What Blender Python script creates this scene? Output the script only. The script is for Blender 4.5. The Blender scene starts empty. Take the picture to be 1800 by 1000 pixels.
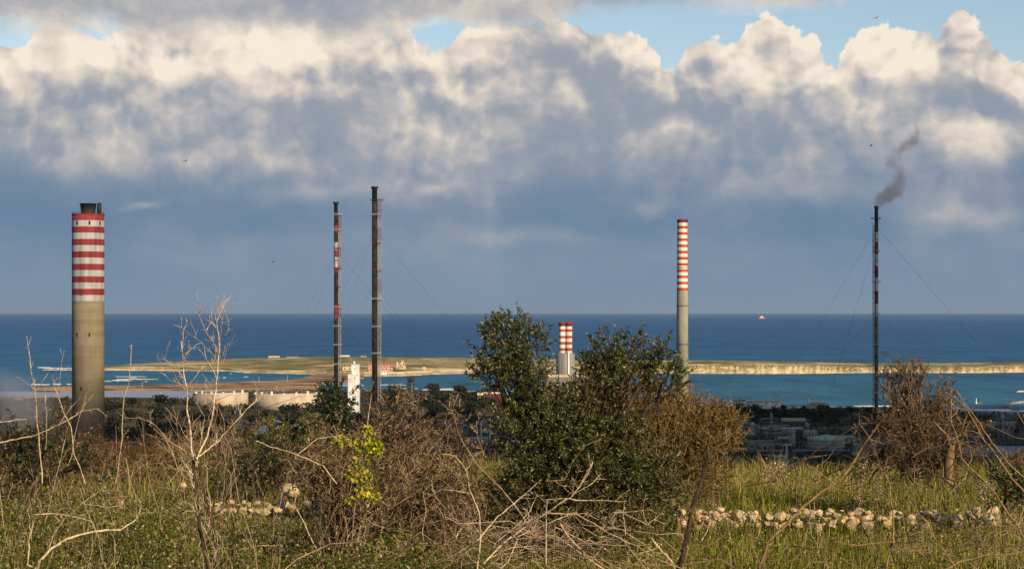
import bpy, math, random
import numpy as np
from mathutils import Vector, noise as mnoise

SC = bpy.context.scene
COL = SC.collection
F = 3359.0            # focal length in photo pixels (1800 wide)
HOR = 547.3           # true horizon row
EYE = 100.0           # eye height above the sea, metres
R = math.radians

def P(px, py, D):
    """where something seen at photo pixel (px,py) stands when it is D metres away"""
    return ((px - 900.0) / F * D, D, EYE - (py - HOR) / F * D)
def PX(px, D): return (px - 900.0) / F * D
def PZ(py, D): return EYE - (py - HOR) / F * D

# ------------------------------------------------------------------ objects
def link(name, me, parent=None):
    o = bpy.data.objects.new(name, me)
    COL.objects.link(o)
    if parent is not None: o.parent = parent
    return o
def tag(o, label=None, cat=None, group=None, kind=None):
    if label: o['label'] = label
    if cat: o['category'] = cat
    if group: o['group'] = group
    if kind: o['kind'] = kind
    return o
def thing(name, label, cat, loc=(0, 0, 0), group=None):
    o = bpy.data.objects.new(name, None); COL.objects.link(o)
    o.location = loc; o.empty_display_size = .5
    return tag(o, label, cat, group)
def copy_tree(o, loc, rz=0, scale=1.0):
    c = o.copy(); COL.objects.link(c); c.location = loc; c.rotation_euler = (0, 0, rz); c.scale = (scale,) * 3
    for ch in list(o.children):
        d = ch.copy(); COL.objects.link(d); d.parent = c
    return c

class MB:
    """collects faces, then links them as one mesh object"""
    def __init__(s): s.v = []; s.f = []; s.m = []; s.sm = []
    def add(s, vs, fs, mi=0, smooth=False):
        b = len(s.v); s.v += [tuple(p) for p in vs]
        for f in fs: s.f.append(tuple(i + b for i in f)); s.m.append(mi); s.sm.append(smooth)
    def box(s, x0, x1, y0, y1, z0, z1, mi=0):
        s.add([(x0,y0,z0),(x1,y0,z0),(x1,y1,z0),(x0,y1,z0),(x0,y0,z1),(x1,y0,z1),(x1,y1,z1),(x0,y1,z1)],
              [(3,2,1,0),(4,5,6,7),(0,1,5,4),(1,2,6,5),(2,3,7,6),(3,0,4,7)], mi)
    def rings(s, rz, n=32, mi=None, cx=0, cy=0, cap=True, smooth=True):
        """surface of revolution from (radius,z) pairs; mi per band"""
        b = len(s.v)
        for r, z in rz:
            for k in range(n):
                a = 2 * math.pi * k / n; s.v.append((cx + r * math.cos(a), cy + r * math.sin(a), z))
        for i in range(len(rz) - 1):
            for k in range(n):
                k2 = (k + 1) % n
                s.f.append((b+i*n+k, b+i*n+k2, b+(i+1)*n+k2, b+(i+1)*n+k)); s.m.append(mi[i] if mi else 0); s.sm.append(smooth)
        if cap:
            s.f.append(tuple(b + k for k in range(n))[::-1]); s.m.append(mi[0] if mi else 0); s.sm.append(False)
            t = b + (len(rz) - 1) * n
            s.f.append(tuple(t + k for k in range(n))); s.m.append(mi[-1] if mi else 0); s.sm.append(False)
    def bar(s, a, b, r, n=4, mi=0):
        a = Vector(a); b = Vector(b); d = (b - a).normalized()
        u = d.cross(Vector((0, 0, 1)));
        if u.length < 1e-3: u = d.cross(Vector((1, 0, 0)))
        u.normalize(); w = d.cross(u)
        vs = []
        for p in (a, b):
            for k in range(n):
                t = 2 * math.pi * (k + .5) / n; vs.append(p + u * (r * math.cos(t)) + w * (r * math.sin(t)))
        fs = [(k, (k+1) % n, n + (k+1) % n, n + k) for k in range(n)] + [tuple(range(n))[::-1], tuple(range(n, 2*n))]
        s.add(vs, fs, mi)
    def blob(s, c, r, seg=10, rin=6, mi=0, jit=0, rng=None):
        rx, ry, rz = r if isinstance(r, tuple) else (r, r, r)
        vs = [(c[0], c[1], c[2] - rz)]
        for i in range(1, rin):
            ph = -math.pi/2 + math.pi * i / rin
            for k in range(seg):
                a = 2 * math.pi * k / seg; j = 1 + (rng.uniform(-jit, jit) if rng else 0)
                vs.append((c[0] + rx*j*math.cos(ph)*math.cos(a), c[1] + ry*j*math.cos(ph)*math.sin(a), c[2] + rz*j*math.sin(ph)))
        vs.append((c[0], c[1], c[2] + rz)); fs = []
        for k in range(seg): fs.append((0, 1 + (k+1) % seg, 1 + k))
        for i in range(rin - 2):
            for k in range(seg):
                a = 1 + i*seg; fs.append((a+k, a+(k+1) % seg, a+seg+(k+1) % seg, a+seg+k))
        l = len(vs) - 1; a = 1 + (rin-2)*seg
        for k in range(seg): fs.append((a+k, a+(k+1) % seg, l))
        s.add(vs, fs, mi, True)
    def build(s, name, mats, parent=None):
        me = bpy.data.meshes.new(name); me.from_pydata(s.v, [], s.f)
        for m in (mats if isinstance(mats, (list, tuple)) else [mats]): me.materials.append(m)
        me.polygons.foreach_set('material_index', s.m); me.polygons.foreach_set('use_smooth', s.sm); me.update()
        return link(name, me, parent)

def np_mesh(name, verts, quads, tris=None, smooth=False):
    """fast mesh from arrays"""
    me = bpy.data.meshes.new(name)
    nq = len(quads) if quads is not None else 0; nt = len(tris) if tris is not None else 0
    me.vertices.add(len(verts)); me.vertices.foreach_set('co', np.asarray(verts, np.float32).ravel())
    loops = []
    if nq: loops.append(np.asarray(quads, np.int32).ravel())
    if nt: loops.append(np.asarray(tris, np.int32).ravel())
    loops = np.concatenate(loops)
    me.loops.add(len(loops)); me.loops.foreach_set('vertex_index', loops)
    st = np.concatenate([np.arange(nq) * 4, nq * 4 + np.arange(nt) * 3]).astype(np.int32)
    me.polygons.add(nq + nt); me.polygons.foreach_set('loop_start', st)
    try: me.polygons.foreach_set('loop_total', np.concatenate([np.full(nq, 4), np.full(nt, 3)]).astype(np.int32))
    except Exception: pass
    if smooth: me.polygons.foreach_set('use_smooth', np.ones(nq + nt, bool))
    me.update(calc_edges=True); me.validate()
    return me

# ------------------------------------------------------------------ node expressions
class NT:
    def __init__(s, tree, dim='3D'): s.dim = dim; s.t = tree; s.n = tree.nodes; s.l = tree.links
    def new(s, typ, **kw):
        n = s.n.new(typ)
        for k, v in kw.items(): setattr(n, k, v)
        return n
    def put(s, sock, v):
        if v is None: return
        if isinstance(v, bpy.types.NodeSocket): s.l.new(v, sock)
        else:
            if isinstance(v, (tuple, list)) and sock.type == 'RGBA' and len(v) == 3: v = (*v, 1)
            sock.default_value = v
    def m(s, op, a, b=None, c=None, clamp=False):
        n = s.new('ShaderNodeMath', operation=op, use_clamp=clamp)
        for i, v in enumerate((a, b, c)): s.put(n.inputs[i], v)
        return n.outputs[0]
    def v(s, op, a, b=None, c=None):
        n = s.new('ShaderNodeVectorMath', operation=op)
        for i, x in enumerate((a, b, c)): s.put(n.inputs[i], x)
        return n.outputs['Value'] if op in ('DOT_PRODUCT', 'LENGTH', 'DISTANCE') else n.outputs[0]
    def noise(s, vec, scale, detail=4, rough=.5, dist=0, col=False, typ='FBM'):
        n = s.new('ShaderNodeTexNoise'); n.noise_type = typ; n.noise_dimensions = s.dim
        s.put(n.inputs['Vector'], vec); n.inputs['Scale'].default_value = scale
        n.inputs['Detail'].default_value = detail; n.inputs['Roughness'].default_value = rough; n.inputs['Distortion'].default_value = dist
        return n.outputs['Color' if col else 'Fac']
    def voro(s, vec, scale, detail=0, rough=.5, feature='F1', out='Distance', smooth=.5):
        n = s.new('ShaderNodeTexVoronoi', feature=feature); n.voronoi_dimensions = s.dim
        if hasattr(n, 'normalize'): n.normalize = detail > 0
        s.put(n.inputs['Vector'], vec); n.inputs['Scale'].default_value = scale
        if 'Detail' in n.inputs: n.inputs['Detail'].default_value = detail; n.inputs['Roughness'].default_value = rough
        if feature == 'SMOOTH_F1': n.inputs['Smoothness'].default_value = smooth
        return n.outputs[out]
    def mix(s, fac, a, b, blend='MIX'):
        n = s.new('ShaderNodeMix', data_type='RGBA', blend_type=blend)
        s.put(n.inputs['Factor'], fac); s.put(n.inputs['A'], a) if False else None
        s.put(n.inputs[6], a); s.put(n.inputs[7], b)
        return n.outputs[2]
    def step(s, x, lo, hi):
        n = s.new('ShaderNodeMapRange', interpolation_type='SMOOTHSTEP')
        s.put(n.inputs['Value'], x); s.put(n.inputs['From Min'], lo); s.put(n.inputs['From Max'], hi)
        return n.outputs[0]
    def ramp(s, x, stops, interp='LINEAR'):
        n = s.new('ShaderNodeValToRGB'); n.color_ramp.interpolation = interp
        e = n.color_ramp.elements
        while len(e) < len(stops): e.new(.5)
        for k, (p, c) in enumerate(stops): e[k].position = p; e[k].color = (*c, 1)
        s.put(n.inputs[0], x); return n.outputs[0]
    def curve(s, x, pts, lo, hi):
        """float curve through (x,y) points; x in [lo,hi], y in [0,1]"""
        n = s.new('ShaderNodeFloatCurve')
        t = s.m('DIVIDE', s.m('SUBTRACT', x, lo), hi - lo, clamp=True)
        s.put(n.inputs['Value'], t)
        c = n.mapping.curves[0]
        while len(c.points) < len(pts): c.points.new(.5, .5)
        for k, (a, b) in enumerate(pts):
            c.points[k].location = ((a - lo) / (hi - lo), b); c.points[k].handle_type = 'AUTO'
        n.mapping.update()
        return n.outputs['Value']
    def gauss(s, vec, blobs):
        """sum of a*exp(-|(p-c)/r|^2)"""
        tot = None
        for c, r, a in blobs:
            d = s.v('MULTIPLY', s.v('SUBTRACT', vec, tuple(c)), tuple(1 / x if x else 0 for x in r))
            g = s.m('POWER', 0.36788, s.v('DOT_PRODUCT', d, d))
            tot = s.m('MULTIPLY', g, a) if tot is None else s.m('MULTIPLY_ADD', g, a, tot)
        return tot

def new_mat(name):
    m = bpy.data.materials.new(name); m.use_nodes = True; m.node_tree.nodes.clear()
    t = NT(m.node_tree); out = t.new('ShaderNodeOutputMaterial')
    return m, t, out
def bsdf(t, out, color, rough=.8, normal=None, spec=.3, metal=0, translucent=0):
    b = t.new('ShaderNodeBsdfPrincipled'); t.put(b.inputs['Base Color'], color); t.put(b.inputs['Roughness'], rough)
    b.inputs['Specular IOR Level'].default_value = spec; b.inputs['Metallic'].default_value = metal
    if normal is not None: t.put(b.inputs['Normal'], normal)
    if translucent:
        tr = t.new('ShaderNodeBsdfTranslucent'); t.put(tr.inputs[0], color)
        mx = t.new('ShaderNodeMixShader'); mx.inputs[0].default_value = translucent
        t.l.new(b.outputs[0], mx.inputs[1]); t.l.new(tr.outputs[0], mx.inputs[2]); t.l.new(mx.outputs[0], out.inputs[0])
    else: t.l.new(b.outputs[0], out.inputs[0])
    return b
def bump(t, h, strength=.5, dist=.1):
    n = t.new('ShaderNodeBump'); n.inputs['Strength'].default_value = strength; n.inputs['Distance'].default_value = dist
    t.put(n.inputs['Height'], h); return n.outputs[0]
def coords(t, which='Object'): return t.new('ShaderNodeTexCoord').outputs[which]
def worn(name, c1, c2, scale=1.0, rough=.8, stretch=(1, 1, 1), spec=.25, contrast=(.35, .65), bmp=0, metal=0):
    """a surface with two tones of weathering that stay put on the object"""
    m, t, out = new_mat(name)
    v = t.v('MULTIPLY', coords(t), tuple(stretch))
    n = t.step(t.noise(v, scale, 6, .6), *contrast)
    bsdf(t, out, t.mix(n, c1, c2), rough, bump(t, n, bmp, .05) if bmp else None, spec, metal)
    return m
def per_leaf(name, stops, rough=.5, spec=.4, translucent=.3):
    """every leaf or twig of a plant gets its own tint"""
    m, t, out = new_mat(name)
    g = t.new('ShaderNodeNewGeometry')
    c = t.ramp(g.outputs['Random Per Island'], stops)
    n = t.noise(g.outputs['Position'], 26, 5, .7)        # mottling along each twig or leaf
    c = t.mix(1.0, c, t.m('MAXIMUM', t.m('MULTIPLY_ADD', n, 3.4, -.72), .12), 'MULTIPLY')
    bsdf(t, out, c, rough, None, spec, 0, translucent)
    return m
# ------------------------------------------------------------------ sun, sky, camera
SUN_AZ, SUN_EL = 33.0, 25.0       # degrees to the right of straight behind the camera, and up
sx, sy, sz = math.sin(R(SUN_AZ)) * math.cos(R(SUN_EL)), -math.cos(R(SUN_AZ)) * math.cos(R(SUN_EL)), math.sin(R(SUN_EL))
SUN = Vector((sx, sy, sz))
ld = bpy.data.lights.new('sun', 'SUN'); ld.energy = 5.0; ld.angle = R(.53); ld.color = (1, .80, .54)
lo = bpy.data.objects.new('sun', ld); COL.objects.link(lo); lo.rotation_euler = SUN.to_track_quat('Z', 'Y').to_euler(); lo.location = SUN * 300

cd = bpy.data.cameras.new('camera'); cam = bpy.data.objects.new('camera', cd); COL.objects.link(cam)
cam.location = (0, 0, EYE); cam.rotation_euler = (R(90), 0, 0)
cd.sensor_width = 36; cd.lens = 36 * F / 1800; cd.shift_y = (HOR - 500) / 1800
cd.clip_start = .1; cd.clip_end = 400000
SC.camera = cam
SC.view_settings.view_transform = 'Standard'; SC.view_settings.look = 'None'
SC.view_settings.exposure = .3; SC.view_settings.gamma = 1
SC.cycles.max_bounces = 5; SC.cycles.diffuse_bounces = 2; SC.cycles.glossy_bounces = 2
SC.cycles.transmission_bounces = 3; SC.cycles.transparent_max_bounces = 6; SC.cycles.volume_bounces = 0
SC.cycles.use_denoising = True

W = bpy.data.worlds.new('World'); SC.world = W; W.use_nodes = True; W.node_tree.nodes.clear()
t = NT(W.node_tree, '2D')
BG = .09
SKY_GAIN = 1 / 2 ** .3
def az_el(px, py):
    return (math.atan((px - 900) / F), math.atan((HOR - py) / F * math.cos(math.atan((px - 900) / F))))
def sb(px, py, rx, ry, a):
    u = az_el(px, py); return ((u[0], u[1], 0), (rx / F, ry / F, 0), a)
def el(py): return math.atan((HOR - py) / F)

dirv = t.v('NORMALIZE', coords(t, 'Generated'))
sep = t.new('ShaderNodeSeparateXYZ'); t.put(sep.inputs[0], dirv)
azn = t.m('ARCTAN2', sep.outputs[0], sep.outputs[1]); eln = t.m('ARCSINE', sep.outputs[2])
cmb = t.new('ShaderNodeCombineXYZ'); t.put(cmb.inputs[0], azn); t.put(cmb.inputs[1], eln); Q = cmb.outputs[0]
# warped coordinates: big soft swirls, then small curls
w1 = t.v('SUBTRACT', t.noise(Q, 13, 2, .5, col=True), (.5, .5, .5))
w2 = t.v('SUBTRACT', t.noise(Q, 48, 5, .55, col=True), (.5, .5, .5))
QW = t.v('ADD', t.v('MULTIPLY_ADD', w1, (.026, .026, 0), Q), t.v('MULTIPLY', w2, (.013, .011, 0)))
QB = t.v('ADD', t.v('MULTIPLY_ADD', w1, (.018, .018, 0), Q), t.v('MULTIPLY', w2, (.007, .007, 0)))
# cauliflower relief of the cumulus: rounded cells at several sizes
def billow(off=(0, 0, 0)):
    q = t.v('ADD', QB, off) if any(off) else QB
    tot = None
    for sc, w in ((10, .80), (24, .42), (58, .27), (135, .15)):
        a = t.voro(q, sc, 0, feature='SMOOTH_F1', smooth=.12)
        a = t.m('MULTIPLY', t.m('MULTIPLY', a, a), w)
        tot = a if tot is None else t.m('ADD', tot, a)
    return t.m('SUBTRACT', .75, tot)
B0 = billow(); B1 = billow((.0050, .0100, 0))
relief = t.m('SUBTRACT', B0, B1)                     # > 0 on the side turned to the sun
fb = t.noise(t.v('MULTIPLY', QW, (1, 1.3, 1)), 10, 7, .5)
fc = t.noise(t.v('MULTIPLY', QW, (1, 1.1, 1)), 34, 6, .55)
fd = t.noise(t.v('MULTIPLY', QB, (1, 1.15, 1)), 75, 7, .62)
fbs = t.noise(t.v('MULTIPLY', Q, (1, 3.0, 1)), 9, 8, .58, .5)

# tops of the heaped clouds against the clear sky, and the sheet of cloud above them
def acurve(pts):
    lo_, hi_ = az_el(-60, 100)[0], az_el(1860, 100)[0]
    return t.curve(azn, [(az_el(x, 100)[0], (el(y) - el(560)) / .2) for x, y in pts], lo_, hi_)
TOPS = [(-60, 92), (0, 90), (40, 100), (58, 72), (105, 58), (150, 78), (190, 86), (222, 74), (300, 40), (600, 30), (735, 58), (790, 62), (830, 42), (1000, 46), (1048, 60), (1075, 42), (1108, 38), (1142, 54), (1166, 92), (1186, 95), (1203, 66), (1245, 58), (1292, 56), (1315, 32), (1347, 29), (1372, 50),
        (1412, 66), (1432, 70), (1448, 98), (1470, 103), (1490, 74), (1520, 44), (1560, 30), (1605, 32), (1632, 60), (1646, 68), (1662, 40), (1690, 35), (1708, 52), (1742, 74), (1762, 98), (1778, 128), (1860, 150)]
SHEET = [(-60, 66), (40, 62), (90, 72), (170, 66), (200, 70), (260, 105), (560, 90), (700, 70), (770, 40), (860, 58), (1000, 34), (1100, 18), (1250, 22), (1400, 26), (1460, 14), (1520, 2), (1650, -30), (1860, -60)]
e01 = t.m('DIVIDE', t.m('SUBTRACT', eln, el(560)), .2)
rag = t.m('MULTIPLY_ADD', t.m('SUBTRACT', B0, .50), .12, t.m('MULTIPLY', t.m('ADD', t.m('SUBTRACT', fc, .5), t.m('MULTIPLY', t.m('SUBTRACT', fd, .5), .5)), .13))
dtop = t.m('ADD', t.m('SUBTRACT', acurve(TOPS), e01), rag)                 # > 0 inside the heaped cloud
dsh = t.m('ADD', t.m('SUBTRACT', e01, acurve(SHEET)), t.m('MULTIPLY', t.m('SUBTRACT', fbs, .5), .16))
a_heap = t.step(dtop, -.003, .012); a_sheet = t.step(dsh, -.02, .05)
high = t.step(eln, el(-30), el(-520))                # overhead, out of the picture: broken cloud
a_sheet = t.m('MULTIPLY', a_sheet, t.m('SUBTRACT', 1.0, t.m('MULTIPLY', high, t.m('MULTIPLY_ADD', t.step(fb, .40, .58), .2, .8))))
alpha = t.m('MAXIMUM', a_heap, a_sheet)

# how bright the cloud is: level by height, then the sunlit heads and the grey hollows
elw = t.m('MULTIPLY_ADD', t.m('SUBTRACT', t.noise(t.v('MULTIPLY', QW, (1, .6, 1)), 7, 5, .5), .5), .052, eln)
lev = t.curve(elw, [(el(560), .34), (el(500), .31), (el(440), .29), (el(395), .24), (el(340), .29), (el(280), .47), (el(210), .56), (el(140), .62), (el(70), .66), (el(20), .62), (el(-60), .55), (el(-300), .45)], el(560), el(-300))
spots = t.gauss(QW, [sb(1575, 80, 85, 40, .13), sb(1700, 80, 55, 38, .15), sb(1330, 85, 115, 48, .13), sb(1100, 85, 55, 42, .10), sb(1345, 150, 70, 26, .24), sb(1440, 250, 40, 40, .22),
    sb(1720, 275, 70, 48, .28), sb(690, 95, 170, 38, .20), sb(470, 80, 150, 40, .26), sb(110, 115, 70, 35, .22), sb(18, 125, 35, 38, .30), sb(320, 110, 80, 38, .20), sb(590, 165, 80, 26, .18),
    sb(790, 160, 32, 18, .24), sb(990, 165, 45, 40, .12), sb(215, 255, 50, 35, .18), sb(235, 362, 28, 10, .28), sb(500, 292, 24, 18, .22), sb(1300, 335, 42, 22, .18), sb(765, 340, 34, 15, .26),
    sb(1680, 385, 90, 22, .26), sb(930, 415, 130, 17, .17), sb(1150, 358, 46, 16, .20), sb(560, 345, 90, 16, .12), sb(330, 300, 60, 26, .12), sb(1420, 345, 60, 18, .12), sb(120, 300, 60, 20, .10), sb(560, 40, 300, 18, .08), sb(1010, 300, 60, 24, .10), sb(1590, 125, 90, 18, .16), sb(640, 250, 50, 24, .1), sb(1540, 215, 70, 40, .12),
    sb(610, 190, 90, 26, -.22), sb(640, 135, 36, 14, -.14), sb(1695, 180, 75, 30, -.38), sb(1690, 98, 30, 12, -.34), sb(1790, 285, 25, 30, -.28), sb(830, 200, 90, 24, -.10), sb(1260, 110, 40, 18, -.20),
    sb(1130, 175, 80, 30, -.16), sb(1480, 155, 80, 18, -.16), sb(300, 330, 110, 36, -.12), sb(420, 390, 260, 22, -.07), sb(1100, 400, 190, 26, -.07), sb(30, 360, 110, 46, -.10), sb(900, 330, 160, 26, -.08),
    sb(1640, 320, 26, 18, -.10), sb(960, 85, 50, 26, -.16), sb(400, 170, 70, 26, -.12), sb(250, 120, 20, 40, -.1), sb(1390, 410, 160, 18, -.08), sb(1045, 110, 22, 36, -.12), sb(300, 20, 300, 14, -.06), sb(850, 70, 60, 20, -.1)])
zone = t.step(elw, el(410), el(230)); low = t.step(eln, el(520), el(400))
sheet = t.m('MULTIPLY', a_sheet, t.m('SUBTRACT', 1.0, t.m('MULTIPLY', a_heap, t.step(dtop, .03, .12))))
detail = t.m('MULTIPLY', t.m('MULTIPLY', relief, t.m('MULTIPLY_ADD', t.m('SUBTRACT', 1.0, t.step(dtop, .06, .26)), .55, .74)), t.m('MULTIPLY', zone, t.m('SUBTRACT', 1.0, t.m('MULTIPLY', sheet, .85))))
val = t.m('ADD', t.m('ADD', lev, spots), detail)
val = t.m('ADD', val, t.m('MULTIPLY', t.m('SUBTRACT', fb, .5), t.m('MULTIPLY_ADD', zone, .18, t.m('MULTIPLY_ADD', low, .34, .14))))
val = t.m('ADD', val, t.m('MULTIPLY', t.m('SUBTRACT', fc, .5), t.m('MULTIPLY_ADD', zone, .12, t.m('MULTIPLY_ADD', low, .12, .04))))
val = t.m('ADD', val, t.m('MULTIPLY', t.m('SUBTRACT', fbs, .5), t.m('MULTIPLY_ADD', low, .22, .16)))
val = t.m('ADD', val, t.m('MULTIPLY', t.m('SUBTRACT', fd, .5), t.m('MULTIPLY_ADD', zone, .26, .02)))
rim = t.m('MULTIPLY', t.m('SUBTRACT', 1.0, t.step(dtop, .0, .16)), .10)
val = t.m('ADD', val, t.m('MULTIPLY', rim, t.m('SUBTRACT', 1.0, sheet)))
val = t.m('SMOOTH_MAX', val, t.m('MULTIPLY_ADD', lev, .60, .06), .20)
def srgb(r, g, b):
    f = lambda c: (c / 255 / 12.92) if c / 255 <= .04045 else ((c / 255 + .055) / 1.055) ** 2.4
    return (f(r), f(g), f(b))
ccol = t.ramp(val, [(0, srgb(78, 104, 136)), (.2, srgb(104, 131, 159)), (.36, srgb(137, 150, 168)), (.5, srgb(161, 165, 174)), (.64, srgb(186, 183, 184)), (.80, srgb(219, 208, 196)), (1, srgb(247, 234, 217))])
hz_t = t.step(eln, el(330), el(560))
ccol = t.mix(t.m('MULTIPLY', hz_t, .45), ccol, srgb(112, 141, 168))
blue = t.new('ShaderNodeTexSky', sky_type='NISHITA'); blue.sun_disc = False; blue.sun_elevation = R(SUN_EL)
blue.sun_rotation = math.atan2(sx, sy); blue.altitude = 100; blue.air_density = 1.0; blue.dust_density = .6
# clear sky seen in the gaps is the physical sky; clouds cover it
cl = t.v('MULTIPLY', ccol, (SKY_GAIN / BG,) * 3)
skyc = t.mix(alpha, blue.outputs[0], cl)
bg = t.new('ShaderNodeBackground'); bg.inputs['Strength'].default_value = BG; t.put(bg.inputs['Color'], skyc)
wo = t.new('ShaderNodeOutputWorld'); t.l.new(bg.outputs[0], wo.inputs[0])
try:
    W.cycles.sampling_method = 'MANUAL'; W.cycles.sample_map_resolution = 512
except Exception: pass
# ------------------------------------------------------------------ sea, land, headland
def interp(x, pts): return float(np.interp(x, [p[0] for p in pts], [p[1] for p in pts]))
def dist_of(py, z=0.0): return (EYE - z) * F / (py - HOR)
def fbm(x, y, s, oct=4):
    return mnoise.fractal(Vector((x / s, y / s, 3.7)), 1.0, 2.0, oct)

# sea
m, t, out = new_mat('sea_water')
pos = t.new('ShaderNodeNewGeometry').outputs['Position']
sp = t.new('ShaderNodeSeparateXYZ'); t.put(sp.inputs[0], pos)
r_ = t.m('POWER', t.m('DIVIDE', sp.outputs[1], 60000, clamp=True), .3)
deep = t.ramp(r_, [(0, (.026, .108, .155)), (.36, (.022, .105, .165)), (.415, (.013, .090, .180)), (.48, (.008, .072, .175)), (.62, (.007, .060, .165)), (.8, (.011, .080, .195)), (1, (.016, .095, .21))])
n1 = t.noise(t.v('MULTIPLY', pos, (.00035, .00007, 0)), 1, 5, .55)  # broad bands: cloud shadow on the water, put into its colour
n2 = t.noise(t.v('MULTIPLY', pos, (.006, .0022, 0)), 1, 4, .6)
n3 = t.noise(t.v('MULTIPLY', pos, (.03, .012, 0)), 1, 4, .65); n5 = t.noise(t.v('MULTIPLY', pos, (.010, .0030, 0)), 1, 5, .7)
k = t.m('ADD', t.m('MULTIPLY_ADD', t.m('SUBTRACT', n1, .5), 1.3, 1.14), t.m('MULTIPLY_ADD', t.m('ADD', t.m('MULTIPLY', t.m('SUBTRACT', n2, .5), .7), t.m('SUBTRACT', n5, .5)), 1.7, t.m('MULTIPLY', t.m('SUBTRACT', n3, .5), .9)))
deep = t.v('MULTIPLY', deep, t.new('ShaderNodeCombineXYZ').outputs[0]) if False else t.mix(1.0, deep, k, 'MULTIPLY')
# scattered whitecaps on the bay
bsdf(t, out, deep, .5, bump(t, n3, .5, 3.0), .03)
SEA_X = 60000.0; SEA_Y = 90000.0
s = MB(); s.add([(-SEA_X, 300, 0), (SEA_X, 300, 0), (SEA_X, SEA_Y, 0), (-SEA_X, SEA_Y, 0)], [(0, 1, 2, 3)])
tag(s.build('sea', m), kind='structure')

# mainland: the hill we stand on, its slope and the coastal plain
SHORE = [(-1200, 706), (0, 706), (150, 703), (330, 703), (350, 692), (560, 690), (640, 691), (700, 688), (780, 690), (840, 694), (1000, 697), (1206, 706), (1226, 717), (1300, 717), (1440, 719), (1600, 724), (1800, 729), (3000, 729)]
def shore_y(x, y):
    px = 900 + F * x / max(y, 1.0)
    return dist_of(interp(px, SHORE))
def near_z(x, y):
    k = .5 + .5 * math.tanh((x + .5) / 2.0)
    return EYE - 2.72 + .10 * fbm(x, y, 3.0) + (.004 - .021 * k) * (y - 22) - .10 * k
CREST = 36.0
def ground_z(x, y):
    if y <= CREST: return near_z(x, y)
    if y < 620:
        a = (y - CREST) / (620 - CREST)
        return near_z(x, CREST) * (1 - a) ** 1.9 + 6.0 * (1 - (1 - a) ** 1.9) - 2.4 * min(1, (y - CREST) / 12) + 3 * fbm(x, y, 90) * min(1, a * 6)
    d = shore_y(x, y) - y
    b = max(0., min(1., (d + 25) / 110))
    return -4 + (4 + 5.0) * b + (.9 * fbm(x, y, 130) if d > 40 else 0) + .8 * b * fbm(x, y, 33)
ys = list(np.arange(-30, 8, 3.0)) + list(np.arange(8, 38, .35)) + list(np.geomspace(38.5, 620, 60)) + list(np.arange(640, 2520, 14))
NX = 170
verts = []; quads = []
for y in ys:
    hw = max(45.0, .36 * abs(y) + 30)
    for i in range(NX + 1):
        x = hw * (2 * i / NX - 1); verts.append((x, y, ground_z(x, y)))
for j in range(len(ys) - 1):
    for i in range(NX): a = j * (NX + 1) + i; quads.append((a, a + 1, a + NX + 2, a + NX + 1))
m, t, out = new_mat('ground_soil_and_scrub')
pos = t.new('ShaderNodeNewGeometry').outputs['Position']
sp = t.new('ShaderNodeSeparateXYZ'); t.put(sp.inputs[0], pos)
far = t.step(sp.outputs[1], 60, 700)
na = t.noise(pos, .9, 6, .6); nb = t.noise(t.v('MULTIPLY', pos, (.008, .004, .0)), 1, 6, .6); nc = t.noise(t.v('MULTIPLY', pos, (.022, .012, 0)), 1, 5, .65)
near_c = t.ramp(na, [(.3, (.010, .013, .004)), (.5, (.018, .023, .007)), (.7, (.036, .029, .012))])
far_c = t.ramp(t.m('MULTIPLY_ADD', nc, .5, t.m('MULTIPLY', nb, .5)), [(.34, (.014, .019, .011)), (.46, (.032, .034, .020)), (.55, (.075, .056, .034)), (.64, (.12, .085, .05)), (.72, (.06, .065, .03))])
gc = t.mix(far, near_c, far_c)
sand = t.m('SUBTRACT', 1.0, t.step(sp.outputs[2], .6, 2.2))
gc = t.mix(t.m('MULTIPLY', sand, far), gc, (.34, .235, .13))
bsdf(t, out, gc, .95, bump(t, na, .4, .1), .1)
me = np_mesh('ground', verts, quads, smooth=True); me.materials.append(m)
tag(link('ground', me), kind='structure')

# low sand spit and causeway that part the lagoon from the bay on the left
def strip(name, far, near, mat, zmax, x0, x1, step=4, rows=7, amp=.4):
    vs = []; qs = []; n = int((x1 - x0) / step) + 1
    for i in range(n):
        px = x0 + i * step
        d1 = dist_of(interp(px, far) + .25 * mnoise.noise(Vector((px / 9., 1, 0)))); d0 = dist_of(interp(px, near) + .35 * mnoise.noise(Vector((px / 11., 5, 0))))
        for j in range(rows):
            a = j / (rows - 1); d = d0 + (d1 - d0) * a; x = PX(px, d)
            z = zmax * (math.sin(math.pi * a) ** .5 if 0 < a < 1 else 0) + amp * fbm(x, d, 25) * (0 < a < 1) - (.5 if a in (0, 1) else 0)
            vs.append((x, d, z))
    for i in range(n - 1):
        for j in range(rows - 1): a = i * rows + j; qs.append((a, a + rows, a + rows + 1, a + 1))
    me = np_mesh(name, vs, qs, smooth=True); me.materials.append(mat)
    return tag(link(name, me), kind='structure')
m, t, out = new_mat('marsh_scrub_and_sand'); pos = coords(t)
nb = t.noise(t.v('MULTIPLY', pos, (.010, .030, 0)), 1, 5, .6)
bsdf(t, out, t.ramp(nb, [(.36, (.048, .030, .020)), (.46, (.085, .050, .032)), (.49, (.36, .225, .12)), (.64, (.42, .28, .15))]), .95, None, .1)
MARSH = m
strip('sand_spit', [(0, 681), (60, 680), (300, 676), (430, 670.5), (480, 668), (530, 665), (546, 658), (560, 656), (640, 653)], [(0, 689), (60, 690), (330, 687), (470, 689), (560, 686), (575, 676), (640, 668)], m, 2.0, 56, 640, rows=12)
strip('marsh_bank', [(0, 695), (120, 697), (180, 697), (250, 699), (350, 703)], [(0, 709), (350, 709)], m, 1.6, -200, 345)
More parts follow.
